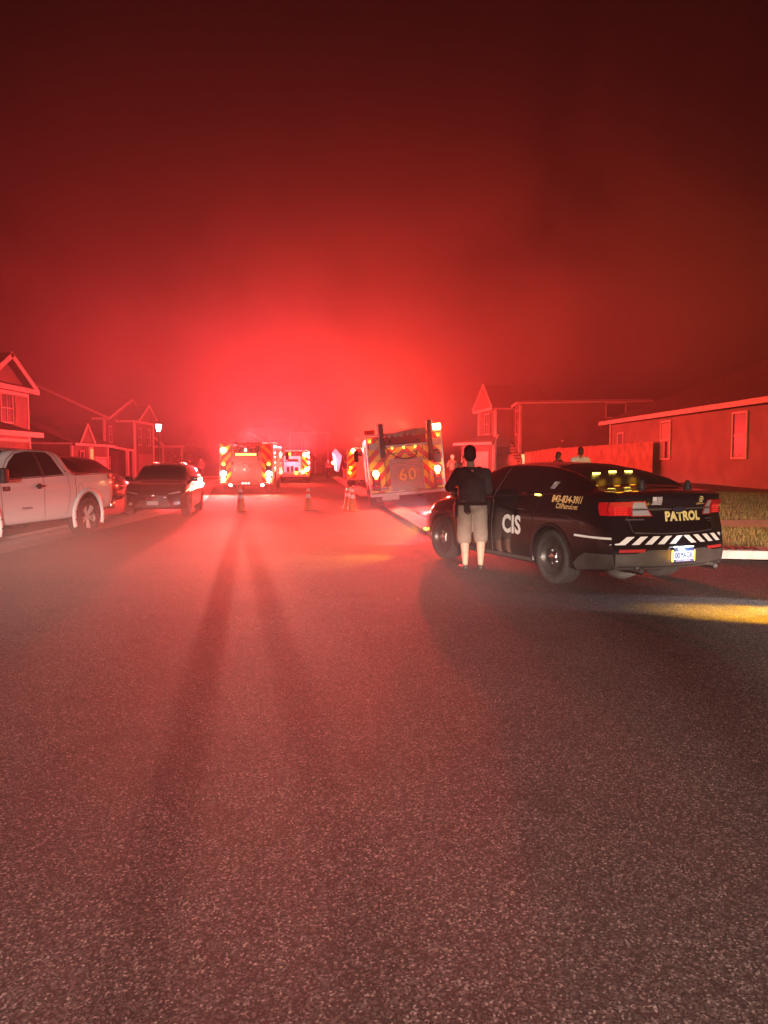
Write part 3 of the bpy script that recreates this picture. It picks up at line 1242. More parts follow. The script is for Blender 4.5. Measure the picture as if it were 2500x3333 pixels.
def on_side(shape, body, size, x, z, sg=1, off=0., shear=0., eps=.006, m=M_decal_white, name='lettering', parent=None, spacing=1., sx=1., slope=0.):
    """text on a flank: on the left side (sg=+1) the words run from nose to tail"""
    bm = text_bm(body, size, off, shear, spacing=spacing)
    slice_bm(bm, .06)
    obj(name, map_bm(bm, lambda a, b: shape.side(x - sg * a * sx, z + b + slope * a, sg, eps)), m, parent)

on_end(patrol, 'PATROL', .146, -.10, .905, .0085, m=M_decal_gold, parent=pc, spacing=1.06)
for sg in (1, -1):
    on_side(patrol, 'CIS', .33, 2.05, .69, sg, .013, parent=pc, spacing=1.05, sx=.92)
    on_side(patrol, '843-834-3911', .118, .88, 1.085, sg, .0035, .25, m=M_decal_orange, parent=pc, sx=.95)
    on_side(patrol, 'CISPatrol.net', .086, .88, 1.0, sg, .001, .25, m=M_decal_orange, parent=pc, sx=.95)
    # flag in the quarter window
    fl = BM()
    for k in range(7):
        z0 = 1.205 + k * .0125
        x0 = 1.02 + .30 * 0
        for (u0, u1) in (([(0, .105)] if k < 3 else [(0, .060)])):
            add_poly(fl, [(1.20 - .0 + u0 - (k * .0) - .0, z0, 0), (1.20 + u1, z0, 0), (1.20 + u1, z0 + .0075, 0), (1.20 + u0, z0 + .0075, 0)])
    add_poly(fl, [(1.262, 1.242, 0), (1.305, 1.242, 0), (1.305, 1.2885, 0), (1.262, 1.2885, 0)])
    obj('flag_decal', map_bm(fl, lambda a, c: patrol.side(a, c, sg, .011)), M_decal_grey if sg < 0 else mat('pale_vinyl', (.62, .52, .52), .5), pc)
    # white pin stripe along the flank to the tail
    obj('side_stripe', patrol.line([(.70, .672), (.35, .668), (.0, .665)], sg, .026, .006), M_decal_white, pc)
# flag and round badge on the trunk
fl = BM()
for k in range(7):
    z0 = 1.055 + k * .0130
    y0, y1 = (.435, .305) if k < 3 else (.375, .305)
    add_poly(fl, [(y0, z0, 0), (y1, z0, 0), (y1, z0 + .008, 0), (y0, z0 + .008, 0)])
add_poly(fl, [(.435, 1.094, 0), (.379, 1.094, 0), (.379, 1.142, 0), (.435, 1.142, 0)])
obj('flag_decal', map_bm(fl, lambda a, c: patrol.end(a - .06, c, False, .012)), mat('pale_vinyl', (.62, .52, .52), .5), pc)
bd = BM()
def ring_poly(bm, cx, cz, r0, r1, n=24):
    for k in range(n):
        a, c = 2 * PI * k / n, 2 * PI * (k + 1) / n
        add_poly(bm, [(cx + r0 * math.cos(a), cz + r0 * math.sin(a), 0), (cx + r1 * math.cos(a), cz + r1 * math.sin(a), 0), (cx + r1 * math.cos(c), cz + r1 * math.sin(c), 0), (cx + r0 * math.cos(c), cz + r0 * math.sin(c), 0)])
ring_poly(bd, -.385, 1.105, .026, .036)
star = []
for k in range(12):
    rr = .021 if k % 2 == 0 else .011
    star.append((-.385 + rr * math.cos(2 * PI * k / 12 + .26), 1.105 + rr * math.sin(2 * PI * k / 12 + .26), 0))
add_poly(bd, star)
obj('badge_decal', map_bm(bd, lambda a, c: patrol.end(a, c, False, .012)), M_decal_gold, pc)
on_end(patrol, 'CISPatrol.net', .028, -.385, 1.055, .0005, m=M_decal_orange, parent=pc, eps=.012)

# chevron band across the tail, drawn flat then wrapped
cb_ = BM()
z0, z1 = .590, .685
slant = .12
def stripe(yb, wdt, sgn):
    # bottom at yb, top shifted towards the middle
    a = yb * 1.0
    add_poly(cb_, [(sgn * a, z0, 0), (sgn * (a + wdt), z0, 0), (sgn * (a + wdt - slant), z1, 0), (sgn * (a - slant), z1, 0)])
for k in range(5):
    stripe(.125 + k * .165, .092, 1)
for k in range(5):
    stripe(.125 + k * .165, .092, -1)
bmesh.ops.triangulate(cb_, faces=cb_.faces[:])
slice_bm(cb_, .05)
def wrap(y, z):
    y = y - .06
    lim = .80
    if abs(y) <= lim:
        return patrol.end(y, z, False, .008)
    sg = 1 if y > 0 else -1
    return patrol.side((abs(y) - lim) * 1.0 + .01, z, sg, .008)
obj('chevron_stripe', map_bm(cb_, wrap), M_decal_white, pc)

# licence plate in its lit recess
pl_y, pl_z = -.03, .455
b = BM()
add_poly(b, [(-.175, -.085, 0), (.175, -.085, 0), (.175, .085, 0), (-.175, .085, 0)])
def plate_at(a, c, e):
    p = patrol.end(pl_y, pl_z, False, e)
    return Vector((p.x - .002, pl_y - a, pl_z + c))
plate = bpy.data.objects.new('licence_plate', None)
C.objects.link(plate)
plate.parent = pc
p0 = patrol.end(pl_y, pl_z, False, .022)
b = BM()
add_box(b, (p0.x - .004, pl_y - .152, pl_z - .076), (p0.x, pl_y + .152, pl_z + .076))
obj('plate_panel', b, mat('plate_blue_white_glow', (.55, .68, .85), .4, emit=(.36, .62, 1), es=.62), plate)  # panel emission stands in for the plate lamp's light on it
b = BM()
add_box(b, (p0.x - .006, pl_y - .152, pl_z + .047), (p0.x - .0045, pl_y + .152, pl_z + .076))
add_box(b, (p0.x - .006, pl_y - .152, pl_z - .076), (p0.x - .0045, pl_y + .152, pl_z - .050))
obj('plate_border', b, mat('plate_blue', (.06, .12, .42), .4), plate)
b = BM()
for (a0, a1, c0, c1) in ((-.165, .165, .078, .090), (-.165, .165, -.090, -.078), (-.165, -.153, -.078, .078), (.153, .165, -.078, .078)):
    add_box(b, (p0.x - .014, pl_y + a0, pl_z + c0), (p0.x + .008, pl_y + a1, pl_z + c1))
obj('plate_frame', b, M_chrome, plate)
def plate_text(s_, size, dy, dz, m, off=0., e=.0075, sx=1.):
    bm = text_bm(s_, size, off)
    obj('plate_lettering', map_bm(bm, lambda a, c: Vector((p0.x - e, pl_y + dy - a * sx, pl_z + dz + c))), m, plate)
M_ink = mat('plate_ink', (.012, .02, .07), .5)
plate_text('00', .098, .092, -.003, M_ink, .001, sx=.85)
plate_text('AGK', .098, -.072, -.003, M_ink, .001, sx=.78)
plate_text('SOUTH CAROLINA', .026, .0, -.063, M_decal_white, .0006)
plate_text('TAX EXEMPT 1', .020, .03, .061, M_decal_white)
b = BM()   # small palmetto between the letters
add_box(b, (p0.x - .0075, pl_y + .018, pl_z - .040), (p0.x - .005, pl_y + .023, pl_z + .008))
for k in range(7):
    a = PI * k / 6
    c_ = Vector((p0.x - .0065, pl_y + .0205, pl_z + .010))
    add_beam(b, c_, c_ + Vector((0, .021 * math.cos(a), .021 * math.sin(a) - .003)), .006, .002, (1, 0, 0))
obj('plate_palmetto', b, M_ink, plate)
for sg in (1, -1):
    b = BM()
    add_box(b, (p0.x - .012, pl_y + sg * .170 - .005, pl_z - .07), (p0.x - .002, pl_y + sg * .170 + .005, pl_z + .06), bevel=.003)
    obj('amber_light', b, M_lit_amber, pc)
    lamp('amber_glow', (p0.x - .08, pl_y + sg * .20, pl_z), AMBER, .4, .02, parent=pc)
b = BM()
add_box(b, (p0.x - .016, pl_y - .15, pl_z + .094), (p0.x - .004, pl_y + .15, pl_z + .104))
obj('plate_light', b, mat('plate_lamp_lit', (1, 1, 1), .4, emit=(.75, .88, 1), es=9), pc)
lamp('plate_glow', (p0.x - .05, pl_y, pl_z + .085), COOL, 1.2, .03, parent=pc)

# two small antenna domes on the trunk lid
for yy in (.16, -.62):
    b = BM()
    p = patrol.top(.46, yy, 0)
    add_lathe(b, [(.052, -.02), (.050, .02), (.036, .055), (.030, .085), (.018, .098), (0, .100)], 20, Matrix.Translation(p))
    obj('antenna', b, M_plastic, pc, True)
# trunk seam and small badges
obj('trunk_seam', join_bm(patrol.line([(.70, 1.09), (.66, .99), (.66, .90), (.62, .735), (.30, .715), (-.30, .715), (-.62, .735), (-.66, .90), (-.66, .99), (-.70, 1.09)], 1, .009, .003, where='end')), M_plastic, pc)
obj('trunk_crease', patrol.line([(-.60, .728), (-.2, .712), (.2, .712), (.60, .728)], 1, .012, .007, where='end'), mat('satin_trim'), pc)
obj('badge_script', join_bm(patrol.line([(.69, .880), (.46, .880)], 1, .016, .006, where='end'), patrol.line([(-.50, .868), (-.63, .868)], 1, .016, .006, where='end'), patrol.line([(-.55, .836), (-.61, .836)], 1, .01, .006, where='end')), mat('satin_trim'), pc)
# headlamps (face away) with their beams on the road
for sg in (1, -1):
    obj('headlight', patrol.end_poly([(sg * .42, .60), (sg * .70, .60), (sg * .70, .70), (sg * .45, .68)], True, .006), mat('headlamp_lit', (1, 1, 1), .4, emit=(.85, .9, 1), es=20), pc)
    lamp('headlight_beam', (5.05, sg * .6, .66), (.72, .82, 1), 520, .05, 'SPOT', (1, 0, -.085), 70, .9, parent=pc)
# unseen spot added beside the car to brighten the tail of engine 60
lamp('engine_fill_spot', (3.95, -1.12, 1.15), (1, .90, .74), 5200, .05, 'SPOT', (.905, -.44, .02), 15, .7, parent=pc)
# amber warning light low on the nose throws a thin streak across the road to the left
p = patrol.side(4.92, .42, 1, .03)
b = BM()
add_box(b, (p.x - .04, p.y - .01, p.z - .015), (p.x + .04, p.y + .01, p.z + .015))
obj('amber_light', b, M_lit_amber, pc)
lamp('amber_glow', (p.x, p.y + .05, p.z), (1, .40, .03), 600, .02, 'SPOT', (-.10, 1, -.06), 70, .8, parent=pc)

# =================================================================== WHITE PICKUP
PK = 5.75
pick = Shape(PK, dict(
    w=[(0, .90), (.1, .935), (.4, .96), (2, .965), (4.6, .96), (5.3, .93), (5.6, .86), (5.75, .78)],
    zb=[(0, .62), (.5, .52), (1.3, .44), (2.2, .40), (4.2, .40), (5.2, .36), (5.75, .42)],
    zs=[(0, 1.08), (2, 1.03), (4, 1.02), (5.2, 1.0), (5.75, .85)],
    zt=[(0, 1.275), (1.6, 1.27), (2.0, 1.26), (4.4, 1.20), (5.2, 1.14), (5.75, 1.02)],
    zr=[(0, 1.285), (1.72, 1.285), (1.80, 1.35), (2.06, 1.74), (2.35, 1.80), (3.0, 1.815), (3.45, 1.79), (3.9, 1.58), (4.42, 1.27), (5.2, 1.20), (5.6, 1.10), (5.75, 1.02)],
    wr=[(0, .90), (1.72, .90), (1.9, .78), (2.2, .70), (3.3, .71), (3.8, .74), (4.4, .80), (5.2, .74), (5.75, .6)],
    wt=[(0, .992), (1.8, .992), (2.3, .98), (4.4, .97), (5.75, .93)]),
    rear=[(0, .29), (.6, .25), (2, .25)], front=[(0, .05), (.6, 0), (1.1, .05)], kr=.05, kf=.22)
pt = thing('pickup_truck', 'white crew cab pickup truck at the left curb, its front cut off by the frame', 'pickup')
ph = Vector((-.19, -.982, 0)).normalized()
RWK = Vector((-6.33, 16.15, 0))      # ground under its rear wheel on the road side
pang = math.atan2(ph.y, ph.x)
left_dir = Vector((-ph.y, ph.x, 0))
org = RWK - ph * 1.35 - left_dir * .84
pt.location = (org.x, org.y, .0)
pt.rotation_euler = (0, 0, pang)
ARK = [(1.35, .43, .50), (4.62, .43, .50)]
link('body', cut_body(pick, ARK, ((.37, -.78, .80), (1.70, .78, 1.6))), M_white_paint, pt)
arch_liner(pt, ARK, pick.W)
for x in (1.35, 4.62):
    for sg in (1, -1):
        make_wheel(pt, (x, sg * .835, .405), .405, .28, .262, 'spoked', sg, 0)
for (ax, az, r) in ARK:
    for sg in (1, -1):
        b = BM()
        prev = None
        for k in range(33):
            a = R(-22) + R(224) * k / 32
            v = []
            for rr, e in ((r - .008, -.01), (r + .0, .045), (r + .055, .042), (r + .085, .002)):
                xx, zz = ax + rr * math.cos(a), az + rr * math.sin(a)
                p = pick.side(xx, max(zz, .62), sg, e)
                v.append(b.verts.new((xx, p.y, zz)))
            if prev:
                for i in range(3):
                    b.faces.new((prev[i], prev[i + 1], v[i + 1], v[i]))
            prev = v
        fl_ = obj('fender_flare', b, M_white_paint, pt, True)
        b = BM()
        for an in (R(12), R(-6), R(168), R(186)):
            p = Vector((ax + (r + .028) * math.cos(an), 0, az + (r + .028) * math.sin(an)))
            q = pick.side(p.x, max(p.z, .62), sg, .046)
            add_lathe(b, [(.016, -.004), (.014, .006), (0, .008)], 10, Matrix.Translation((p.x, q.y, p.z)) @ Matrix.Rotation(R(-90) * sg, 4, 'X'))
        obj('flare_bolt', b, M_plastic, fl_)
for sg in (1, -1):
    obj('front_door_window', pick.side_poly([(2.86, 1.275), (3.95, 1.245), (3.86, 1.34), (3.62, 1.56), (3.38, 1.70), (3.1, 1.735), (2.86, 1.74)], sg, .005), M_glass, pt, True)
    obj('rear_door_window', pick.side_poly([(2.18, 1.30), (2.78, 1.278), (2.78, 1.74), (2.45, 1.735), (2.33, 1.66)], sg, .005), M_glass, pt, True)
    obj('window_seal', join_bm(pick.line([(2.82, 1.26), (2.82, 1.74)], sg, .075, .003), pick.line([(2.15, 1.285), (2.82, 1.262), (3.98, 1.228)], sg, .016, .006)), M_plastic, pt)
    obj('door_seam', join_bm(pick.line([(2.12, .50), (2.03, .72), (2.0, 1.0), (2.06, 1.28), (2.22, 1.68), (2.38, 1.765), (3.35, 1.745), (3.65, 1.60), (4.02, 1.24), (4.05, .95), (4.00, .60)], sg, .010, .0025),
                             pick.line([(2.80, .45), (2.83, .8), (2.82, 1.26)], sg, .010, .0025), pick.line([(1.78, .52), (1.80, 1.27)], sg, .014, .0025)), M_plastic, pt)
    b = BM()
    p = pick.side(2.98, 1.09, sg, 0)
    add_box(b, (p.x - .13, min(p.y, p.y + sg * .05), p.z - .02), (p.x + .10, max(p.y, p.y + sg * .05), p.z + .02), bevel=.014)
    add_box(b, (p.x - .05, min(p.y, p.y + sg * .03), p.z - .05), (p.x + .05, max(p.y, p.y + sg * .03), p.z + .05), bevel=.02)
    obj('door_handle', b, M_plastic, pt, True)
    b = BM()
    add_tube(b, [(2.0, sg * .80, .46), (4.0, sg * .80, .45)], .035, 10)
    for x in (2.2, 3.0, 3.8):
        add_tube(b, [(x, sg * .80, .45), (x, sg * .55, .50)], .02, 8)
    obj('side_step', b, M_plastic, pt, True)
    b = BM()
    p = pick.side(4.25, 1.20, sg, 0)
    add_box(b, (p.x - .08, min(p.y + sg * .06, p.y + sg * .30), p.z - .02), (p.x + .08, max(p.y + sg * .06, p.y + sg * .30), p.z + .24), bevel=.03)
    add_box(b, (p.x - .04, min(p.y - sg * .02, p.y + sg * .10), p.z + .0), (p.x + .04, max(p.y - sg * .02, p.y + sg * .10), p.z + .06), bevel=.01)
    obj('side_mirror', b, M_plastic, pt, True)
    on_side(pick, 'TRD', .115, .42, 1.225, sg, .006, .3, m=mat('badge_red_black', (.10, .01, .015), .4), parent=pt, spacing=1.0, sx=1.2)
    on_side(pick, 'OFF ROAD', .05, .22, 1.195, sg, .003, .2, m=mat('badge_red_black', (.10, .01, .015), .4), parent=pt)
    on_side(pick, 'TUNDRA', .062, 3.35, .69, sg, .003, .1, m=mat('badge_red_black', (.10, .01, .015), .4), parent=pt, spacing=1.3)
    ib = pick.side_poly([(3.80, 1.03), (4.00, 1.03), (4.00, 1.11), (3.80, 1.11)], sg, .006)
    ibo = obj('engine_badge', ib, M_plastic, pt)
    on_side(pick, '5.7L', .055, 3.90, 1.068, sg, .001, .1, m=M_decal_grey, parent=ibo, eps=.009)
    # fuel door ring, body crease
    ring = [(1.63 + .085 * math.cos(2 * PI * k / 20), 1.0 + .095 * math.sin(2 * PI * k / 20)) for k in range(21)]
    obj('fuel_door', pick.line(ring, sg, .007, .003, step=.05), M_plastic, pt) if sg > 0 else None
    obj('body_crease', join_bm(pick.line([(2.0, .715), (2.6, .69), (3.7, .66)], sg, .014, .008), pick.line([(2.0, 1.13), (2.9, 1.125), (3.9, 1.10)], sg, .010, .006)), M_white_paint, pt)
    obj('badge_oval', pick.side_poly([(2.10 + .028 * math.cos(2 * PI * k / 12), 1.355 + .016 * math.sin(2 * PI * k / 12)) for k in range(12)], sg, .012, .1), M_chrome, pt)
obj('windshield', pick.top_poly([(3.52, -.62), (3.52, .62), (4.0, .70), (4.36, .74), (4.36, -.74), (4.0, -.70)]), M_glass, pt, True)
obj('rear_window', pick.top_poly([(1.86, -.62), (1.86, .62), (2.03, .60), (2.03, -.60)]), M_glass, pt, True)
b = BM()
add_box(b, (.11, -.86, .50), (.29, .86, .66), bevel=.03)
obj('rear_bumper', b, M_chrome, pt, True)
for sg in (1, -1):
    b = BM()
    add_box(b, (.238, min(sg * .78, sg * .915), .92), (.37, max(sg * .78, sg * .915), 1.22), bevel=.02)
    obj('tail_light', b, M_lens_red, pt, True)
b = BM()
add_box(b, (4.35, -.42, .40), (4.9, .42, .75))
add_box(b, (.5, -.42, .42), (4.9, .42, .62))
obj('chassis', b, M_plastic, pt)

# =================================================================== DARK CROSSOVER (faces us)
def crossover(name, label, cat, loc, heading, L_, W_, Hs, paint, style='suv', group=None, spot=False):
    k = Hs
    sh = Shape(L_, dict(
        w=[(0, W_ * .88), (.15, W_ * .95), (.6, W_), (L_ - .9, W_), (L_ - .3, W_ * .95), (L_ - .08, W_ * .88), (L_, W_ * .8)],
        zb=[(0, .34), (.6, .22), (L_ - .8, .20), (L_, .24)],
        zs=[(0, .80 * k), (L_ * .5, .74 * k), (L_, .66 * k)],
        zt=[(0, 1.02 * k), (L_ * .2, 1.04 * k), (L_ * .55, .98 * k), (L_ - .9, .92 * k), (L_ - .25, .84 * k), (L_, .74 * k)],
        zr=([(0, 1.08 * k), (.12, 1.22 * k), (.45, 1.42 * k), (1.0, 1.49 * k), (2.0, 1.52 * k), (L_ - 1.95, 1.46 * k), (L_ - 1.05, 1.03 * k), (L_ - .35, .90 * k), (L_, .78 * k)] if style == 'suv' else
            [(0, 1.04 * k), (.5, 1.09 * k), (.75, 1.11 * k), (1.6, 1.40 * k), (2.3, 1.44 * k), (L_ - 1.95, 1.38 * k), (L_ - 1.15, 1.01 * k), (L_ - .35, .86 * k), (L_, .78 * k)] if style == 'sedan' else
            [(0, 1.08 * k), (.08, 1.3 * k), (.25, 1.62 * k), (1.0, 1.70 * k), (2.6, 1.70 * k), (L_ - 1.75, 1.60 * k), (L_ - .85, 1.10 * k), (L_ - .35, .98 * k), (L_, .8 * k)]),
        wr=[(0, W_ * .74), (.6, W_ * .68), (L_ * .5, W_ * .68), (L_ - 1.6, W_ * .70), (L_ - 1.0, W_ * .80), (L_, W_ * .62)],
        wt=[(0, .95), (L_ * .5, .96), (L_, .92)]),
        rear=[(0, .06), (.5, 0), (.9, .06), (1.6, .14)], front=[(0, .08), (.35, .0), (.6, .02), (.85, .08), (1.2, .2)], kr=.12, kf=.26)
    t = thing(name, label, cat, (loc[0], loc[1], 0), math.radians(heading), group)
    r = .335 if style != 'van' else .36
    ar = [(.92, r, r + .035), (L_ - .90, r, r + .035)]
    link('body', cut_body(sh, ar), paint, t)
    arch_liner(t, ar, sh.W)
    for x in (.92, L_ - .90):
        for sg in (1, -1):
            make_wheel(t, (x, sg * (W_ - .12), r), r, .225, r * .68, 'alloy', sg, 0, M_rim_dark if style == 'suv' else M_rim_silver)
    xb = L_ - 1.35
    rf = sh.val('zr', L_ * .45)
    for sg in (1, -1):
        zt_ = lambda x: sh.val('zt', x) + .03
        zz = lambda x: sh.val('zr', x) - .10
        x0, x1, x2 = (.55 if style != 'sedan' else 1.25), L_ * .44, L_ - 1.42
        obj('rear_door_window', sh.side_poly([(x0 + .1, zt_(x0)), (x1 - .04, zt_(x1)), (x1 - .04, zz(x1)), (x0 + .35, zz(x0 + .35))], sg), M_glass, t, True)
        obj('front_door_window', sh.side_poly([(x1 + .04, zt_(x1)), (x2, zt_(x2)), (x2 - .08, zt_(x2) + .05), (x2 - .55, zz(x2 - .55)), (x1 + .04, zz(x1))], sg), M_glass, t, True)
        obj('door_seam', join_bm(sh.line([(x1, .30), (x1, zz(x1))], sg, .01, .003), sh.line([(xb, .32), (xb + .02, zt_(xb))], sg, .01, .003)), M_plastic, t)
        obj('window_trim', sh.line([(x0, zt_(x0) - .02), (x1, zt_(x1) - .02), (x2, zt_(x2) - .02)], sg, .016, .006), M_chrome, t)
        h = BM()
        for xx in (x1 - .25, x2 - .45):
            p = sh.side(xx, zt_(xx) - .12, sg, 0)
            add_box(h, (p.x - .09, min(p.y, p.y + sg * .035), p.z - .012), (p.x + .09, max(p.y, p.y + sg * .035), p.z + .012), bevel=.008)
        obj('door_handle', h, M_chrome, t)
        h = BM()
        p = sh.side(x2 - .05, zt_(x2) + .02, sg, 0)
        add_box(h, (p.x - .07, min(p.y, p.y + sg * .20), p.z - .01), (p.x + .07, max(p.y, p.y + sg * .20), p.z + .13), bevel=.03)
        obj('side_mirror', h, paint, t, True)
        # front lamps: slim, swept back
        hb = sh.end_poly([(sg * W_ * .45, .655 * k), (sg * W_ * .80, .70 * k), (sg * W_ * .80, .745 * k), (sg * W_ * .48, .69 * k)], True, .006)
        obj('headlight', hb, M_lens_clear, t)
        obj('tail_light', sh.end_poly([(sg * W_ * .55, .80 * k), (sg * W_ * .87, .82 * k), (sg * W_ * .87, .98 * k), (sg * W_ * .55, .92 * k)], False, .006), M_lens_red, t)
        obj('fog_lamp', sh.end_poly([(sg * W_ * .62, .36), (sg * W_ * .74, .36), (sg * W_ * .72, .44), (sg * W_ * .62, .42)], True, .006), M_decal_grey, t)
    obj('windshield', sh.top_poly([(L_ - 1.92, -W_ * .60), (L_ - 1.92, W_ * .60), (L_ - 1.14, W_ * .74), (L_ - 1.14, -W_ * .74)]), M_glass, t, True)
    obj('grille', sh.end_poly([(-W_ * .55, .30), (W_ * .55, .30), (W_ * .42, .50), (-W_ * .42, .50)], True, .006), M_plastic, t)
    obj('grille_bar', sh.line([(-W_ * .44, .615 * k), (W_ * .44, .615 * k)], 1, .03, .008, where='front'), M_plastic, t)
    b = BM()
    p = sh.end(0, .40, True, .012)
    add_box(b, (p.x - .01, -.152, .36), (p.x + .004, .152, .47))
    obj('front_plate', b, M_decal_grey, t)
    if style == 'suv':
        b = BM()
        add_lathe(b, [(.06, 0), (.055, .004), (.05, .012), (0, .014)], 18, Matrix.Translation(sh.end(0, .63 * k, True, .012)) @ Matrix.Rotation(R(90), 4, 'Y'))
        obj('emblem', b, M_chrome, t, True)
        for sg in (1, -1):
            b = BM()
            add_tube(b, [sh.side(x, sh.val('zr', x) - .02, sg, .0) + Vector((0, -sg * .04, .05)) for x in (.7, 1.2, 1.8, 2.3)], .014, 8)
            obj('roof_rail', b, M_chrome, t, True)
    if style in ('sedan', 'van'):
        obj('rear_window', sh.top_poly([(.85, -W_ * .58), (.85, W_ * .58), (1.5, W_ * .52), (1.5, -W_ * .52)]) if style == 'sedan' else sh.end_poly([(-W_ * .7, 1.1 * k), (W_ * .7, 1.1 * k), (W_ * .6, 1.2 * k), (-W_ * .6, 1.2 * k)], False, .006), M_glass, t, True)
    return t

# heading angle: local +x (nose) direction
crossover('crossover_car', 'dark crossover car facing the camera, parked at the left curb behind the white pickup', 'car',
          (-6.83, 25.45), -84, 4.35, .90, .99, M_dark_suv, 'suv')
# sedan parked nose to the house, tail showing between pickup and crossover
crossover('sedan_car', 'maroon sedan showing one red tail lamp behind the tail of the white pickup', 'car',
          (-7.75, 20.1), 148, 4.6, .90, .98, M_maroon, 'sedan')
crossover('van_car', 'tall dark minivan parked in the driveway behind the maroon sedan', 'van',
          (-14.6, 31.0), -22, 4.9, .96, 1.03, M_dark_suv, 'van')

# =================================================================== FIRE ENGINES
def disc_lamp(parent, loc, r, m, name='warning_light', sq=False):
    b = BM()
    M = Matrix.Translation(loc) @ Matrix.Rotation(R(90), 4, 'X')
    if sq:
        add_box(b, (loc[0] - r * 1.1, loc[1] - .05, loc[2] - r * .8), (loc[0] + r * 1.1, loc[1], loc[2] + r * .8), bevel=.02)
    else:
        add_lathe(b, [(r * 1.05, -.01), (r, .03), (r * .7, .055), (0, .06)], 20, M)
    o = obj(name, b, m, parent, True)
    return o

def lamp_housing(parent, loc, w, h, m=None):
    b = BM()
    add_box(b, (loc[0] - w / 2, loc[1] - .03, loc[2] - h / 2), (loc[0] + w / 2, loc[1] + .05, loc[2] + h / 2), bevel=.012)
    return obj('lamp_housing', b, m or M_chrome, parent)

def engine_truck(name, label, loc, rot, Ht=2.55, style='sixty'):
    """rear face at y=0 looking towards -y, cab far ahead at +y"""
    t = thing(name, label, 'fire engine', loc, 0, None, rot)
    W2 = 1.24
    zb = .56
    b = BM()
    for sx in (-1, 1):
        add_box(b, (min(sx * W2, sx * .72), .02, zb), (max(sx * W2, sx * .72), 5.2, Ht - .05), bevel=.02)
    add_box(b, (-.719, .02, zb), (.719, 5.2, Ht - .45))
    add_box(b, (-1.2, 5.35, .6), (1.2, 8.2, Ht + .05), bevel=.12)
    obj('body', b, M_fire_red, t)
    # wheels
    for y in (1.75, 6.6):
        for sx in (-1, 1):
            w = make_wheel(t, (sx * 1.02, y, .52), .52, .34 if y > 3 else .5, .30, 'plain', sx, R(-90))
    b = BM()
    add_box(b, (-.5, .1, .42), (.5, 7.9, .60))
    add_box(b, (-1.0, 1.6, .46), (1.0, 1.9, .62))
    obj('chassis', b, M_dark_metal, t)
    # rear sheeting: left column, right column, middle
    for x0, x1, z1 in ((-W2, -.724, Ht - .08), (.724, W2, Ht - .08)):
        b = BM()
        add_box(b, (x0 + .005, -.012, zb + .02), (x1 - .005, .018, z1), bevel=.004)
        obj('chevron_panel', b, M_chevron, t)
    b = BM()
    add_box(b, (-.719, -.010, zb + .02), (.719, .018, Ht - .46))
    obj('chevron_panel', b, M_chevron if style == 'sixty' else M_steel, t)
    # side compartments shutters
    for sx in (-1, 1):
        for y0, y1 in ((.3, 1.0), (2.5, 3.5), (3.6, 5.0)):
            b = BM()
            add_box(b, (min(sx * W2, sx * (W2 + .02)), y0, .85), (max(sx * W2, sx * (W2 + .02)), y1, Ht - .35))
            obj('side_shutter', b, M_rollup, t)
        b = BM()
        add_box(b, (min(sx * (W2 - .02), sx * (W2 + .03)), -.03, zb), (max(sx * (W2 - .02), sx * (W2 + .03)), .02, Ht - .04))
        obj('corner_trim', b, M_steel, t)
        b = BM()
        add_box(b, (min(sx * W2, sx * (W2 + .004)), .05, 1.0 - .3), (max(sx * W2, sx * (W2 + .004)), 5.1, 1.0 - .18))
        obj('side_stripe', b, M_decal_white, t)
        b = BM()
        p = (sx * 1.20, 8.0, 1.9)
        add_tube(b, [p, (sx * 1.50, 8.1, 2.0)], .02, 8)
        add_box(b, (sx * 1.50 - .10, 8.06, 1.65), (sx * 1.50 + .10, 8.14, 2.15), bevel=.03)
        obj('side_mirror', b, M_plastic, t)
    b = BM()
    add_box(b, (-W2 - .02, -.34, zb - .10), (W2 + .02, .02, zb), bevel=.01)
    obj('tailboard', b, M_steel, t)
    # hoses in the bed
    b = BM()
    for k in range(9):
        x = -.62 + .155 * k
        h = Ht - .30 + .10 * math.sin(k * 2.1) + .05 * random.random()
        add_tube(b, [(x, .12 + .05 * random.random(), Ht - .44), (x + .02, .08, h - .06), (x + .03, .25, h), (x + .01, 2.0, h - .03), (x, 4.6, h)], .07, 8)
    obj('hose_bed', b, M_hose, t, True)
    return t

def lit(t, loc, r, kind, watts, col=None, sq=False, front=.10, aim=(0, -1, -.42), cone=92):
    m = {'warm': M_lit_warm, 'white': M_lit_white, 'amber': M_lit_amber, 'red': M_lit_red}[kind]
    c = col or {'warm': RED, 'white': WHITE, 'amber': (1, .30, .03), 'red': RED}[kind]
    o = disc_lamp(t, (loc[0], loc[1] - .02, loc[2]), r, m, 'warning_light' if kind != 'white' else 'rear_lamp', sq)
    if watts:
        lamp('lamp_glow', (loc[0], loc[1] - front, loc[2]), c, watts, .07, 'SPOT', aim, cone, .9, parent=t)
    return o

def light_bar(t, y, z, watts, col):
    """red light bar on the cab roof"""
    b = BM()
    for x in (-.75, -.25, .25, .75):
        add_box(b, (x - .2, y - .12, z - .08), (x + .2, y + .12, z + .08), bevel=.03)
    add_box(b, (-1.0, y - .10, z - .14), (1.0, y + .10, z - .082), bevel=.01)
    o = obj('light_bar', b, mat('light_bar_lit', (1, .1, .1), .3, emit=(1, .10, .06), es=3), t)
    for x in (-.6, .6):
        lamp('light_bar_glow', (x, y, z + .42), col, watts / 2, .12, parent=t)
    return o

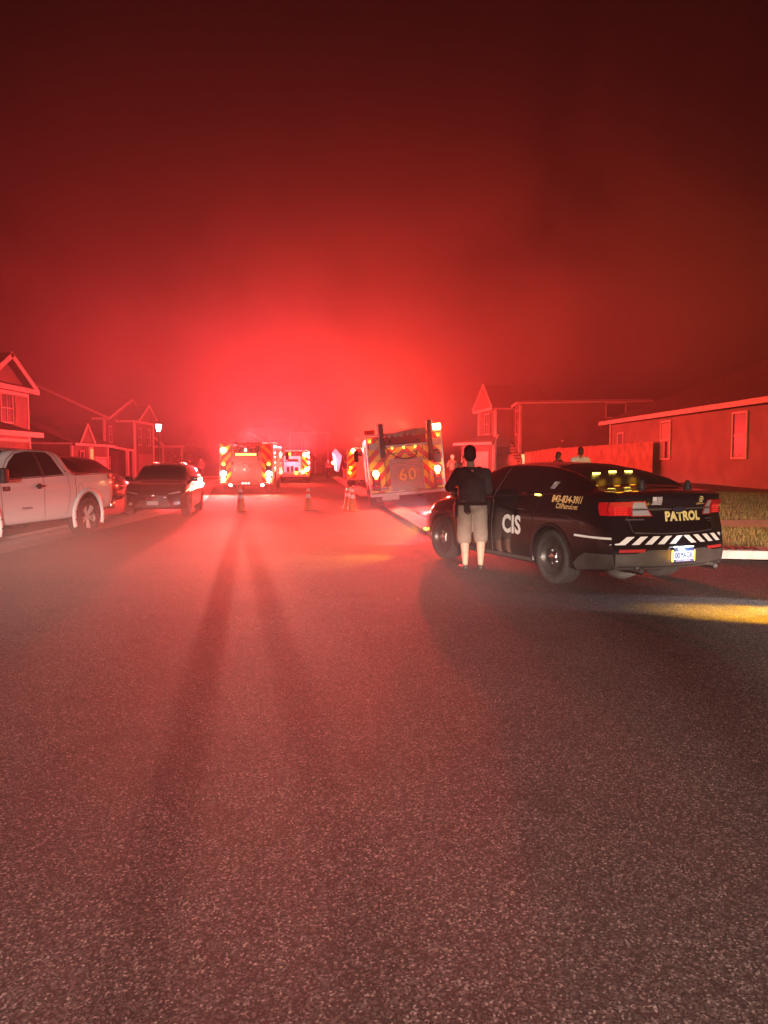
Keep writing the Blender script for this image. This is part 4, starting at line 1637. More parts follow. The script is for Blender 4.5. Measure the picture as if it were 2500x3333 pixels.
# ---- engine 60, right, tilted with its right wheels up on the lawn
e1 = engine_truck('fire_engine', 'fire engine marked 60 with chevrons, tilted with one side on the right lawn',
                  (.86, 25.7, .02), (0, R(-5.0), R(3)), 2.50)
b = BM()
add_box(b, (-.50, -.025, .60), (.52, .028, 1.58), bevel=.01)
door = obj('roll_up_door', b, M_rollup, e1)
b = BM()
for x in (-.525, .545):
    add_box(b, (x - .03, -.035, .58), (x + .03, .03, 1.64))
add_box(b, (-.495, -.035, 1.585), (.515, .03, 1.66))
obj('door_frame', b, M_steel, door)
for k, ch in enumerate('60'):
    bm = text_bm(ch, .56, .030)
    obj('number_outline', map_bm(bm, lambda a, c: Vector((-.13 + .31 * k + a, -.0285, 1.10 + c))), mat('number_gold_edge', (.50, .30, .16), .5), door)
    bm = text_bm(ch, .56, .008)
    obj('number', map_bm(bm, lambda a, c: Vector((-.13 + .31 * k + a, -.0315, 1.10 + c))), mat('number_gold', (.85, .62, .25), .5), door)
# tall dark slabs either side of the hose bed
for x, z0, z1 in ((-.735, 1.72, 2.86), (.86, 1.50, 2.86)):
    b = BM()
    add_box(b, (x - .075, -.10, z0), (x + .075, .02, z1), bevel=.015)
    obj('ladder_tube', b, M_plastic, e1)
    b = BM()
    add_box(b, (x - .13 if x < 0 else x + .08, -.06, z1 - 1.1 if x < 0 else z1 - .2), (x - .08 if x < 0 else x + .13, .0, z1 + .02), bevel=.008)
    obj('bracket', b, M_steel, e1)
# hose bed cover: torn looking tarp edge
b = BM()
xs = np.linspace(-.66, .74, 15)
top = [(x, -.02, 2.58 + .05 * math.sin(x * 3)) for x in xs]
bot = [(x, -.05 - .03 * (i % 2), 2.44 - .09 * [0, .3, .9, .2, 1.0, .5, .8, .1, .6, .2, .9, .3, .7, .2, .1][i]) for i, x in enumerate(xs)]
for i in range(14):
    add_poly(b, [bot[i], bot[i + 1], top[i + 1], top[i]])
for i in range(14):
    add_poly(b, [top[i], top[i + 1], (xs[i + 1], 4.6, 2.62), (xs[i], 4.6, 2.62)])
obj('hose_bed_cover', b, M_tarp, e1)
b = BM()
add_box(b, (-.64, .07, 2.08), (.78, .11, 2.50))
obj('hose_bed_wall', b, mat('bed_wall_red', (.22, .02, .02), .6), e1)
b = BM()
add_box(b, (-.70, -.045, 2.06), (.78, .06, 2.13), bevel=.01)
add_box(b, (-1.26, -.04, 2.46), (-.83, .02, 2.52), bevel=.01)
add_box(b, (.95, -.04, 2.46), (1.26, .02, 2.52), bevel=.01)
obj('crossbar', b, M_steel, e1)
b = BM()
add_box(b, (-1.30, -.06, 2.53), (-.95, .05, 2.68), bevel=.02)
obj('beacon_box', b, M_lens_red, e1)
# frames of the rear panels and the grab rails
b = BM()
for p, q in (((-.70, -.03, .75), (-.70, -.03, 2.05)), ((.60, -.03, 1.60), (.60, -.03, 2.02)), ((-.60, -.03, 1.84), (.56, -.03, 1.84)), ((.60, -.03, 1.60), (.90, -.03, 1.55)), ((-1.0, -.03, 1.62), (-.72, -.03, 1.62))):
    add_tube(b, [p, q], .014, 6)
obj('grab_rail', b, M_steel, e1, True)
b = BM()
pts = [(-.72, -.13, 2.15), (-.55, -.14, 1.93), (-.30, -.16, 1.72), (0.0, -.17, 1.63), (.25, -.16, 1.66), (.38, -.14, 1.78), (.40, -.08, 1.90)]
add_tube(b, pts, .016, 8)
obj('hanging_hose', b, M_plastic, e1, True)
b = BM()
add_lathe(b, [(.065, 0), (.06, .06), (.03, .09), (0, .09)], 16, Matrix.Translation((.34, -.03, 1.87)) @ Matrix.Rotation(R(90), 4, 'X'))
obj('floodlight', b, M_steel, e1, True)
for x, z in ((-.42, 2.02), (-.03, 2.02), (.35, 2.02), (1.13, 2.33), (-1.14, 2.30)):
    disc_lamp(e1, (x, -.045, z), .030, M_lit_amber, 'marker_light')
for x, z in ((-.03, 1.94), (-1.05, 1.86), (-.62, .84)):
    disc_lamp(e1, (x, -.045, z), .042, M_steel, 'gauge')
for x, z in ((-1.04, 2.12), (1.06, 2.12)):
    b = BM()
    add_box(b, (x - .14, -.045, z - .11), (x + .14, -.01, z + .11), bevel=.01)
    obj('marker_box', b, M_decal_grey if x > 0 else M_steel, e1)
# lamp stacks low left and low right: lit beacon over dim lamps
for sx in (-1, 1):
    x = sx * 1.03
    lamp_housing(e1, (x, -.02, .98), .26, .66, M_dark_metal)
    for z, m in ((.99, M_lens_red), (.80, M_lens_red)):
        disc_lamp(e1, (x, -.06, z), .075, m, 'signal_lamp', True)
    disc_lamp(e1, (x, -.06, 1.09), .05, M_lit_amber_hot, 'signal_lamp', True)
    lit(e1, (x, -.07, 1.22), .10, 'warm', 7000)
lit(e1, (1.12, -.04, 2.62), .12, 'warm', 11000, sq=True)
# equipment on the right column and warning placards
b = BM()
add_box(b, (.93, -.10, 1.42), (1.17, .0, 1.78), bevel=.02)
add_box(b, (.96, -.12, 1.80), (1.12, .0, 1.86), bevel=.02)
obj('equipment_bracket', b, M_dark_metal, e1)
for (x, z, w, h) in ((-.78, .70, .30, .13), (-1.10, 1.34, .18, .05)):
    b = BM()
    add_box(b, (x - w / 2, -.024, z - h / 2), (x + w / 2, -.014, z + h / 2))
    pl_ = obj('placard', b, M_decal_grey, e1)
bm = text_bm('KEEP BACK', .05, .001)
obj('placard_lettering', map_bm(bm, lambda a, c: Vector((-.78 + a, -.028, .70 + c))), M_decal_black, pl_)
for sx, x0 in ((1, .70),):
    b = BM()
    add_box(b, (x0 - .04, -.07, .66), (x0 + .22, .0, .68))
    add_beam(b, (x0 - .02, -.05, .70), (x0 + .10, -.05, 1.20), .03, .02, (0, 1, 0))
    add_beam(b, (x0 + .10, -.05, 1.20), (x0 + .17, -.05, 1.0), .03, .02, (0, 1, 0))
    obj('folding_step', b, M_steel, e1)
for sx in (-1, 1):
    b = BM()
    add_box(b, (sx * .80 - .24, 1.15, .20), (sx * .80 + .24, 1.17, .58))
    obj('mud_flap', b, M_plastic, e1)
for k in range(1):
    b = BM()
    add_poly(b, [(-.62, -.345, .36), (-.36, -.345, .44), (-.62, -.345, .52), (-.88, -.345, .44)])
    add_box(b, (-.90, -.343, .33), (-.34, -.338, .462))
    obj('hanging_placard', b, M_decal_grey, e1)

light_bar(e1, 7.6, 2.62, 7800, (1, .045, .022))

# ---- engine on the left lane
e2 = engine_truck('fire_engine', 'fire engine with grey rear door and lit amber arrow bar, in the left lane',
                  (-6.60, 36.9, 0), (0, 0, R(4)), 2.46, 'shutter')
b = BM()
add_box(b, (-.52, -.02, .70), (.52, .025, 1.80), bevel=.01)
d2 = obj('roll_up_door', b, mat('grey_shutter', (.42, .38, .38), .6), e2)
sh_ = [(-.14, 1.50), (.14, 1.50), (.13, 1.30), (.0, 1.16), (-.13, 1.30)]
b = BM()
add_poly(b, [(x, -.026, z) for x, z in sh_])
sd = obj('shield_emblem', b, mat('emblem_grey', (.22, .10, .10), .5), d2)
b = BM()
add_poly(b, [(x * .72, -.029, 1.335 + (z - 1.335) * .72) for x, z in sh_])
ring_poly(b, 0, 0, .001, .002)
obj('emblem_field', b, mat('emblem_pale', (.65, .5, .5), .5), sd)
b = BM()
add_box(b, (-.55, -.09, 1.84), (.55, -.01, 1.96), bevel=.01)
tb = obj('arrow_bar', b, M_plastic, e2)
for k in range(8):
    b = BM()
    add_box(b, (-.50 + .125 * k, -.105, 1.86), (-.40 + .125 * k, -.088, 1.94))
    obj('amber_segment', b, M_lit_amber_hot, tb)
b = BM()
add_lathe(b, [(.02, .10), (.05, .02), (.07, -.04), (0, -.05)], 14, Matrix.Translation((-.02, -.10, 2.10)))
obj('work_light', b, mat('work_lamp_lit', (1, .9, .9), .4, emit=(1, .72, .68), es=5), e2, True)
for x in (-1.08, 1.06):
    lamp_housing(e2, (x, -.02, 1.10), .26, .86, M_dark_metal)
    lit(e2, (x, -.07, .98), .12, 'white', 500, aim=(.165, -1, -.012), cone=40)
    lit(e2, (x, -.07, .72), .105, 'warm', 14000)
    disc_lamp(e2, (x, -.06, 1.44), .075, M_lit_amber, 'signal_lamp')
lit(e2, (-1.08, -.05, 2.10), .13, 'warm', 32000, RED_COOL)
disc_lamp(e2, (1.04, -.04, 1.72), .09, M_lens_red, 'warning_light')
for k in range(3):
    disc_lamp(e2, (-.15 + .14 * k, -.35, .53), .04, M_lit_red, 'marker_light')
for x, wt in ((-.04, 64000), (-.46, 56000)):  # added spots without a fitting, placed to throw cone shadows down the road
    lamp('streak_spot', (x, -.45, 1.14), (1, .25, .19), wt * 1.05, .03, 'SPOT', (.105, -1, .040), 14.5, 1, parent=e2)
for x in (-.72, .78):
    disc_lamp(e2, (x, -.30, .44), .06, M_lit_white, 'ground_light', True)
    lamp('ground_glow', (x, -.36, .40), WHITE, 3, .05, 'SPOT', (x * .6, -.6, -.6), 120, .8, parent=e2)
b = BM()
for z in (2.2, 1.85, 1.5, 1.15):
    add_box(b, (-.70, -.06, z - .10), (-.62, -.01, z + .08))
    add_box(b, (.88, -.06, z + .02), (1.08, -.02, z + .05)) if z > 1.5 else None
obj('hose_fitting', b, M_plastic, e2)
b = BM()
for x in (-1.2, -.62, .66, 1.2):
    add_tube(b, [(x, -.08, 1.6), (x, -.08, 2.5)], .02, 6)
obj('grab_rail', b, M_steel, e2)
b = BM()
for k in range(7):
    add_box(b, (-.60 + k * .19, .1, 2.40), (-.44 + k * .19, .6, 2.44 + .10 * random.random()), bevel=.02)
obj('rolled_hose', b, M_hose, e2)

light_bar(e2, 7.6, 2.57, 11500, RED_COOL)

# ---- third engine beyond, with an open lit compartment
e3 = engine_truck('fire_engine', 'farther fire engine with a bright open rear compartment, right of the left lane engine',
                  (-6.75, 56.5, 0), (0, 0, R(4)), 2.32, 'dark')
b = BM()
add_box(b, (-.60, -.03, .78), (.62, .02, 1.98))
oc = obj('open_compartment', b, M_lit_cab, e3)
b = BM()
for x0, x1, z0, z1 in ((-.40, -.18, .80, 1.20), (-.10, .10, .80, 1.25), (.2, .44, .80, 1.15), (-.5, .5, 1.55, 1.62), (-.3, .45, 1.62, 1.75)):
    add_box(b, (x0, -.05, z0), (x1, -.028, z1), bevel=.005)
obj('stowed_gear', b, M_dark_metal, oc)
lamp('compartment_glow', (0, -.5, 1.4), (1, .5, .7), 12, .2, parent=e3)
lit(e3, (-.2, -.06, 2.12), .10, 'amber', 0, sq=True)
lit(e3, (-1.0, -.06, 2.2), .07, 'amber', 0)
lit(e3, (.95, -.06, 2.06), .15, 'warm', 4500)
lit(e3, (1.05, -.06, .98), .13, 'warm', 400)
lit(e3, (.80, -.06, .80), .11, 'warm', 0)
lit(e3, (.3, -.06, .74), .10, 'amber', 0)
disc_lamp(e3, (-1.1, -.06, 1.42), .07, M_lit_amber, 'signal_lamp')
for z in (2.2, 1.9, 1.5, 1.1):
    disc_lamp(e3, (1.23, -.10, z), .05, M_lit_white, 'marker_light')

light_bar(e3, 7.6, 2.42, 14000, RED_COOL)

# ---- fourth engine beyond engine 60
e4 = engine_truck('fire_engine', 'dark fire engine mostly hidden behind engine 60, with a lit open door', (-.95, 46, 0), (0, 0, R(2)), 2.35, 'dark')
b = BM()
add_prism(b, [(-1.95, -.02, 1.0), (-1.75, -.02, .95), (-1.55, -.02, 1.9), (-1.95, -.02, 2.35), (-2.15, -.02, 2.1)], (0, .06, 0))
obj('open_door', b, mat('door_pale_glow', (.6, .45, .55), .5, emit=(.9, .5, .7), es=.25), e4)  # door is no lamp; its emission stands in for light falling on it
b = BM()
add_prism(b, [(-1.99, -.05, 1.05), (-1.88, -.05, 1.0), (-1.95, -.05, 1.9), (-2.13, -.05, 2.1)], (0, .02, 0))
obj('door_lamp', b, mat('door_lamp_lit', (1, 1, 1), .4, emit=(1, .8, 1), es=1.3), e4)
lamp('door_glow', (-2.0, -.5, 1.6), (1, .6, .8), 20, .1, parent=e4)
lit(e4, (-1.1, -.06, .9), .08, 'amber', 0)
lit(e4, (-1.05, -.06, 1.2), .07, 'amber', 0)
lit(e4, (-.9, -.06, 2.2), .12, 'warm', 900)

light_bar(e4, 7.6, 2.45, 6800, (1, .045, .03))

# =================================================================== HOUSES
class Wall:
    """a wall frame: origin, u along the wall, n outward, z up (world coordinates)"""
    def __init__(s, p, q, side=1):
        s.o = Vector((p[0], p[1], 0))
        d = Vector((q[0] - p[0], q[1] - p[1], 0))
        s.len = d.length
        s.u = d.normalized()
        s.n = Vector((s.u.y, -s.u.x, 0)) * side
    def P(s, u, z, d=0.):
        return s.o + s.u * u + s.n * d + Vector((0, 0, z))
    def shifted(s, d):
        w = Wall((0, 0), (1, 0))
        w.o, w.u, w.n, w.len = s.o + s.n * d, s.u, s.n, s.len
        return w
    def box(s, bm, u0, u1, z0, z1, d0, d1):
        v = [bm.verts.new(s.P(u, z, d)) for u, z, d in ((u0, z0, d0), (u1, z0, d0), (u1, z1, d0), (u0, z1, d0), (u0, z0, d1), (u1, z0, d1), (u1, z1, d1), (u0, z1, d1))]
        for f in ((3, 2, 1, 0), (4, 5, 6, 7), (0, 1, 5, 4), (1, 2, 6, 5), (2, 3, 7, 6), (3, 0, 4, 7)):
            bm.faces.new([v[i] for i in f])

def window(parent, W, u, z, w, h, grid=(2, 2), shutters=0., blind=False, lit_=False, bars=True):
    b = BM()
    f = .07
    W.box(b, u - w / 2 - f, u + w / 2 + f, z + h, z + h + f, .003, .05)
    W.box(b, u - w / 2 - f, u + w / 2 + f, z - f, z, .003, .06)
    W.box(b, u - w / 2 - f, u - w / 2, z, z + h, .003, .05)
    W.box(b, u + w / 2, u + w / 2 + f, z, z + h, .003, .05)
    if bars:
        W.box(b, u - w / 2, u + w / 2, z + h / 2 - .025, z + h / 2 + .025, .006, .04)
        if grid[0] == 2:
            W.box(b, u - .022, u + .022, z, z + h / 2 - .025, .006, .035)
            W.box(b, u - .022, u + .022, z + h / 2 + .025, z + h, .006, .035)
    fr = obj('window', b, M_trim, parent, world=True)
    b = BM()
    W.box(b, u - w / 2, u + w / 2, z, z + h, .002, .010)
    obj('pane', b, M_lit_room if lit_ else M_window, fr, world=False)
    me = fr.children[0].data
    me.transform(Matrix.Translation(-parent.location))
    if blind:
        b = BM()
        W.box(b, u - w / 2 + .02, u - w / 2 + .02 + w * .42, z + .02, z + h * .5 - .03, .012, .018)
        W.box(b, u - w / 2 + .02, u + w / 2 - .02, z + h * .5 + .03, z + h * .97, .012, .018)
        bl = obj('blind', b, M_blind, fr)
        bl.data.transform(Matrix.Translation(-parent.location))
    if shutters:
        for sg in (-1, 1):
            b = BM()
            c = u + sg * (w / 2 + f + shutters / 2 + .01)
            W.box(b, c - shutters / 2, c + shutters / 2, z - .04, z + h + .04, .003, .04)
            k = z
            while k < z + h - .05:
                W.box(b, c - shutters / 2 + .03, c + shutters / 2 - .03, k, k + .03, .04, .05)
                k += .07
            obj('shutter', b, M_shutter, parent, world=True)
    return fr

def wall_prism(parent, pts, z0, z1, m, name='wall'):
    b = BM()
    add_prism(b, [(x, y, z0) for x, y in pts], (0, 0, z1 - z0))
    return obj(name, b, m, parent, world=True)

def relief_wall(parent, W, pts, z0, z1, m, name, kind, period, zb=None):
    """wall prism whose visible face carries real battens or lapped boards"""
    b = BM()
    add_prism(b, [(x, y, z0) for x, y in pts], (0, 0, z1 - z0))
    if kind == 'batten':
        u = .02
        while u < W.len - .05:
            W.box(b, u, u + period * .45, z0 + .02, z1 - .02, -.01, .028)
            u += period
    else:
        z = z0
        while z < z1 - .02:
            h_ = min(period - .004, z1 - z)
            v = [b.verts.new(W.P(u, zz, d)) for u in (0, W.len) for zz, d in ((z, -.01), (z, .030), (z + h_, .004), (z + h_, -.01))]
            for f in ((0, 1, 2, 3), (7, 6, 5, 4), (0, 4, 5, 1), (1, 5, 6, 2), (2, 6, 7, 3), (3, 7, 4, 0)):
                b.faces.new([v[i] for i in f])
            z += period
    return obj(name, b, m, parent, world=True)

def trim(parent, segs, w=.16, t=.05, name='trim', n=(0, -1, 0)):
    """white boards; segs are pairs of world points"""
    b = BM()
    for p, q in segs:
        d = (Vector(q) - Vector(p)).normalized()
        up = Vector(n).cross(d)
        add_beam(b, p, q, t, w, up)
    return obj(name, b, M_trim, parent, world=True)

def corner_posts(parent, pts, z0, z1, w=.12):
    b = BM()
    for x, y in pts:
        add_box(b, (x - w / 2 - .01, y - w / 2 - .01, z0), (x + w / 2 + .01, y + w / 2 + .01, z1))
    return obj('corner_board', b, M_trim, parent, world=True)

def slab(bm, pts, t=.14):
    """roof plane: quad given as points, thickened downwards"""
    a = [bm.verts.new(p) for p in pts]
    c = [bm.verts.new(Vector(p) - Vector((0, 0, t))) for p in pts]
    bm.faces.new(a)
    bm.faces.new(c[::-1])
    n = len(a)
    for k in range(n):
        bm.faces.new((a[k], c[k], c[(k + 1) % n], a[(k + 1) % n]))

# ---------- house with two gables at the left edge (two storeys)
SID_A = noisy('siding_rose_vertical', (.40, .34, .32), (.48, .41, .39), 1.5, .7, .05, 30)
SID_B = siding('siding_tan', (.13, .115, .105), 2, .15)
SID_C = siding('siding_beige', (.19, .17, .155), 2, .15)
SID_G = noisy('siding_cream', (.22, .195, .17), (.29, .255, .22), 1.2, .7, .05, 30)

h = thing('house', 'two storey house with vertical board siding and pointed gable, at the left edge', 'house', (-24, 38, 0))
XA = -19.2
y0, y1 = 36.6, 41.6
relief_wall(h, Wall((XA, y0), (XA, y1), 1), [(XA, y0), (XA, y1), (XA - 9, y1), (XA - 9, y0)], 2.55, 5.35, SID_A, 'wall', 'batten', .13)
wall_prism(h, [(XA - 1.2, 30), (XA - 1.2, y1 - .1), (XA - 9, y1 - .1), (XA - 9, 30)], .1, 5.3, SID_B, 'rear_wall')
wa = Wall((XA, y0), (XA, y1), 1).shifted(.03)
yc = (y0 + y1) / 2
# gable triangle and pent eave
b = BM()
add_prism(b, [(XA + .02, y0 + .2, 5.45), (XA + .02, y1 - .2, 5.45), (XA + .02, yc, 6.8)], (-.3, 0, 0))
obj('gable_wall', b, SID_C, h, world=True)
b = BM()
for a, c in ((y0 - .35, yc), (y1 + .35, yc)):
    slab(b, [(XA + .45, a, 5.30), (XA + .45, c, 7.05), (XA - 9, c, 7.05), (XA - 9, a, 5.30)], .12)
slab(b, [(XA + .45, y0 - .3, 5.38), (XA + .45, y1 + .3, 5.38), (XA - .02, y1 + .3, 5.62), (XA - .02, y0 - .3, 5.62)], .06)
obj('roof', b, M_roof, h, world=True)
trim(h, [((XA + .48, y0 - .40, 5.26), (XA + .48, yc + .14, 6.98)), ((XA + .48, y1 + .40, 5.26), (XA + .48, yc - .14, 6.98))], .26, .05, 'rake_board', (1, 0, 0))
trim(h, [((XA + .48, y0 - .4, 5.28), (XA + .48, y1 + .4, 5.28))], .24, .06, 'eave_board', (1, 0, 0))
trim(h, [((XA + .06, y0, 5.08), (XA + .06, y1, 5.08))], .16, .05, 'frieze_board', (1, 0, 0))
trim(h, [((XA + .06, y0, 2.60), (XA + .06, y1, 2.60))], .10, .05, 'base_board', (1, 0, 0))
corner_posts(h, [(XA, y1), (XA, y0)], 2.55, 5.2)
window(h, wa, 2.65, 3.58, 1.15, 1.4, (2, 2), .26)
# garage wing with its own fascia
XG = -15.9
relief_wall(h, Wall((XG, 24), (XG, 34.5), 1), [(XG, 24), (XG, 34.5), (XA - 1.1, 34.5), (XA - 1.1, 24)], .1, 2.60, mat('siding_rose_plain', (.46, .38, .36), .7), 'garage_wall', 'batten', .11)
b = BM()
slab(b, [(XG + .4, 23.5, 2.82), (XG + .4, 35.0, 2.82), (XA - 1.0, 36.3, 4.1), (XA - 1.0, 23.5, 4.1)], .10)
obj('garage_roof', b, M_roof, h, world=True)
trim(h, [((XG + .44, 23.5, 2.74), (XG + .44, 35.0, 2.74))], .22, .06, 'eave_board', (1, 0, 0))
trim(h, [((XG + .05, 24, 2.48), (XG + .05, 34.5, 2.48))], .12, .05, 'frieze_board', (1, 0, 0))
corner_posts(h, [(XG, 34.5)], .1, 2.6)
wg = Wall((XG, 24), (XG, 34.5), 1)
b = BM()
wg.box(b, 2.0, 6.6, .1, 2.2, .004, .05)
obj('garage_door', b, M_trim, h, world=True)

# ---------- one storey wing house with a small peak
h = thing('house', 'low one storey house with a small triangular peak and a yellowish column of glowing bars', 'house', (-24, 57, 0))
X1 = -21.9
wall_prism(h, [(X1, 54), (X1, 61), (X1 - 6, 61), (X1 - 6, 54)], .1, 2.75, SID_C)
w1 = Wall((X1, 54), (X1, 61), 1)
b = BM()
slab(b, [(X1 + .4, 53.6, 2.86), (X1 + .4, 61.4, 2.86), (X1 - 2.9, 61.4, 4.3), (X1 - 2.9, 53.6, 4.3)], .1)
slab(b, [(X1 - 6.3, 53.6, 2.86), (X1 - 6.3, 61.4, 2.86), (X1 - 2.9, 61.4, 4.3), (X1 - 2.9, 53.6, 4.3)], .1)
slab(b, [(X1 - 13, 53.4, 2.95), (X1 - 1.2, 53.4, 2.95), (X1 - 2.8, 58, 5.0), (X1 - 13, 58, 5.0)], .1)
add_prism(b, [(X1 + .3, 54.9, 2.9), (X1 + .3, 57.3, 2.9), (X1 + .3, 56.1, 4.2)], (-2.2, 0, 0))
obj('roof', b, M_roof, h, world=True)
b = BM()
add_prism(b, [(X1 + .33, 55.1, 2.95), (X1 + .33, 57.1, 2.95), (X1 + .33, 56.1, 4.05)], (-.02, 0, 0))
obj('gable_wall', b, SID_C, h, world=True)
trim(h, [((X1 + .38, 54.7, 2.88), (X1 + .38, 56.12, 4.28)), ((X1 + .38, 57.5, 2.88), (X1 + .38, 56.08, 4.28)), ((X1 + .44, 53.6, 2.78), (X1 + .44, 61.5, 2.78))], .17, .05, 'rake_board', (1, 0, 0))
trim(h, [((X1 - 12.9, 53.42, 2.90), (X1 + .3, 53.42, 2.82))], .12, .05, 'eave_board', (0, -1, 0))
corner_posts(h, [(X1, 54), (X1, 61)], .1, 2.7)
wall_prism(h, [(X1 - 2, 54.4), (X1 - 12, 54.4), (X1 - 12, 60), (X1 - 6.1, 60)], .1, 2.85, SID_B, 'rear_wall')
window(h, w1, 1.85, .85, .62, 1.45, (1, 2), .22)
b = BM()
w1.box(b, 3.15, 3.95, .35, 2.65, .004, .05)
obj('door_surround', b, M_trim, h, world=True)
b = BM()
k = .4
while k < 2.5:
    w1.box(b, 3.35, 3.78, k, k + .10, .05, .10)
    k += .18
obj('glowing_column_bars', b, mat('column_bars_glow', (1, .8, .4), .5, emit=(1, .56, .16), es=.9), h, world=True)  # bars glow by emission, standing in for light on a yellowish column
b = BM()
w1.box(b, 4.3, 6.6, .1, 1.75, .004, .05)
w1.box(b, 4.2, 6.7, 1.80, 1.92, .004, .06)
obj('garage_door', b, M_trim, h, world=True)

# ---------- big house with the long side gable and two front gables
h = thing('house', 'large house with a long sloping side gable and two front peaks beside the street lamp', 'house', (-30, 72, 0))
XC = -24.3
YS = 67.0
ridge = (-30.6, 8.5)
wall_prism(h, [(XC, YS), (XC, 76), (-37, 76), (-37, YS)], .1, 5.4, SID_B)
b = BM()
add_prism(b, [(XC, YS + .01, 5.4), (-37, YS + .01, 5.4), (ridge[0], YS + .01, ridge[1] - .1)], (0, 8.9, 0))
obj('gable_wall', b, SID_B, h, world=True)
b = BM()
slab(b, [(XC + .5, YS - .35, 5.35), (XC + .5, 76.4, 5.35), (ridge[0], 76.4, ridge[1]), (ridge[0], YS - .35, ridge[1])], .12)
slab(b, [(-37.5, YS - .35, 5.35), (-37.5, 76.4, 5.35), (ridge[0], 76.4, ridge[1]), (ridge[0], YS - .35, ridge[1])], .12)
XBAY, YB0, YB1 = -22.7, 70.2, 75.8
# front gables
def front_gable(x, ya, yb, ze, zp, deep):
    ym = (ya + yb) / 2
    for a in (ya - .3, yb + .3):
        slab(b, [(x + .5, a, ze), (x + .5, ym, zp), (x - deep, ym, zp), (x - deep, a, ze)], .1)
front_gable(XC, YS + .1, 79, 5.35, 7.45, 5)
front_gable(XBAY, YB0, YB1, 5.3, 6.85, 6)
obj('roof', b, M_roof, h, world=True)
b = BM()
add_prism(b, [(XC + .02, YS + .1, 5.35), (XC + .02, 79, 5.35), (XC + .02, 73.05, 7.25)], (-.3, 0, 0))
add_prism(b, [(XBAY + .02, YB0, 5.30), (XBAY + .02, YB1, 5.30), (XBAY + .02, (YB0 + YB1) / 2, 6.65)], (-.3, 0, 0))
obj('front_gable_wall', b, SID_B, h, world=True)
wall_prism(h, [(XBAY, YB0), (XBAY, YB1), (XC - .1, YB1), (XC - .1, YB0)], .1, 5.35, SID_C, 'bay_wall')
trim(h, [((ridge[0], YS - .40, ridge[1] - .05), (XC + .55, YS - .40, 5.32)), ((ridge[0], YS - .40, ridge[1] - .05), (-37.5, YS - .40, 5.32)), ((XC - .9, YS - .42, 5.28), (XC + .6, YS - .42, 5.28))], .20, .06, 'rake_board', (0, -1, 0))
ym = (YB0 + YB1) / 2
trim(h, [((XC + .55, YS - .2, 5.3), (XC + .55, 73.05, 7.42)), ((XC + .55, 79.2, 5.3), (XC + .55, 73.05, 7.42)),
         ((XBAY + .55, YB0 - .35, 5.25), (XBAY + .55, ym, 6.82)), ((XBAY + .55, YB1 + .35, 5.25), (XBAY + .55, ym, 6.82)), ((XBAY + .06, YB0, 5.2), (XBAY + .06, YB1, 5.2))], .20, .06, 'rake_board', (1, 0, 0))
trim(h, [((XC - .2, YB0 - .32, 5.22), (XBAY + .5, YB0 - .32, 5.22))], .18, .06, 'eave_board', (0, -1, 0))
corner_posts(h, [(XC, YS), (XBAY, YB0), (XBAY, YB1)], .1, 5.25, .16)
wc = Wall((XC, YS), (XC, 76), 1)
wb = Wall((XBAY, YB0), (XBAY, YB1), 1)
window(h, wc, 1.5, 3.3, .55, 1.35, (1, 2), 0)
window(h, wb, 1.5, 3.15, .75, 1.45, (1, 2), .26)
window(h, wb, 4.3, 3.15, .75, 1.45, (1, 2), .26)
window(h, wc, .9, .95, .5, 1.0, (1, 2), 0)
b = BM()
wb.box(b, .9, 5.3, .1, 2.15, .004, .05)
wb.box(b, .75, 5.45, 2.16, 2.28, .004, .07)
obj('garage_door', b, M_decal_grey, h, world=True)
# porch
b = BM()
slab(b, [(XC - .1, YS + .2, 3.0), (XC + 1.6, YS + 1.2, 2.65), (XC + 1.6, YB0 - .02, 2.65), (XC - .1, YB0 - .02, 3.0)], .1)
obj('porch_roof', b, M_roof, h, world=True)
trim(h, [((XC + .1, YS + .2, 2.95), (XC + 1.62, YS + 1.1, 2.60)), ((XC + 1.62, YS + 1.1, 2.60), (XC + 1.62, YB0, 2.60))], .20, .08, 'porch_fascia', (1, -1, 0))
for yy in (YS + 1.2, YB0 - .3):
    b = BM()
    add_box(b, (XC + 1.45, yy - .12, .1), (XC + 1.69, yy + .12, 2.52))
    obj('porch_column', b, M_trim, h, world=True)

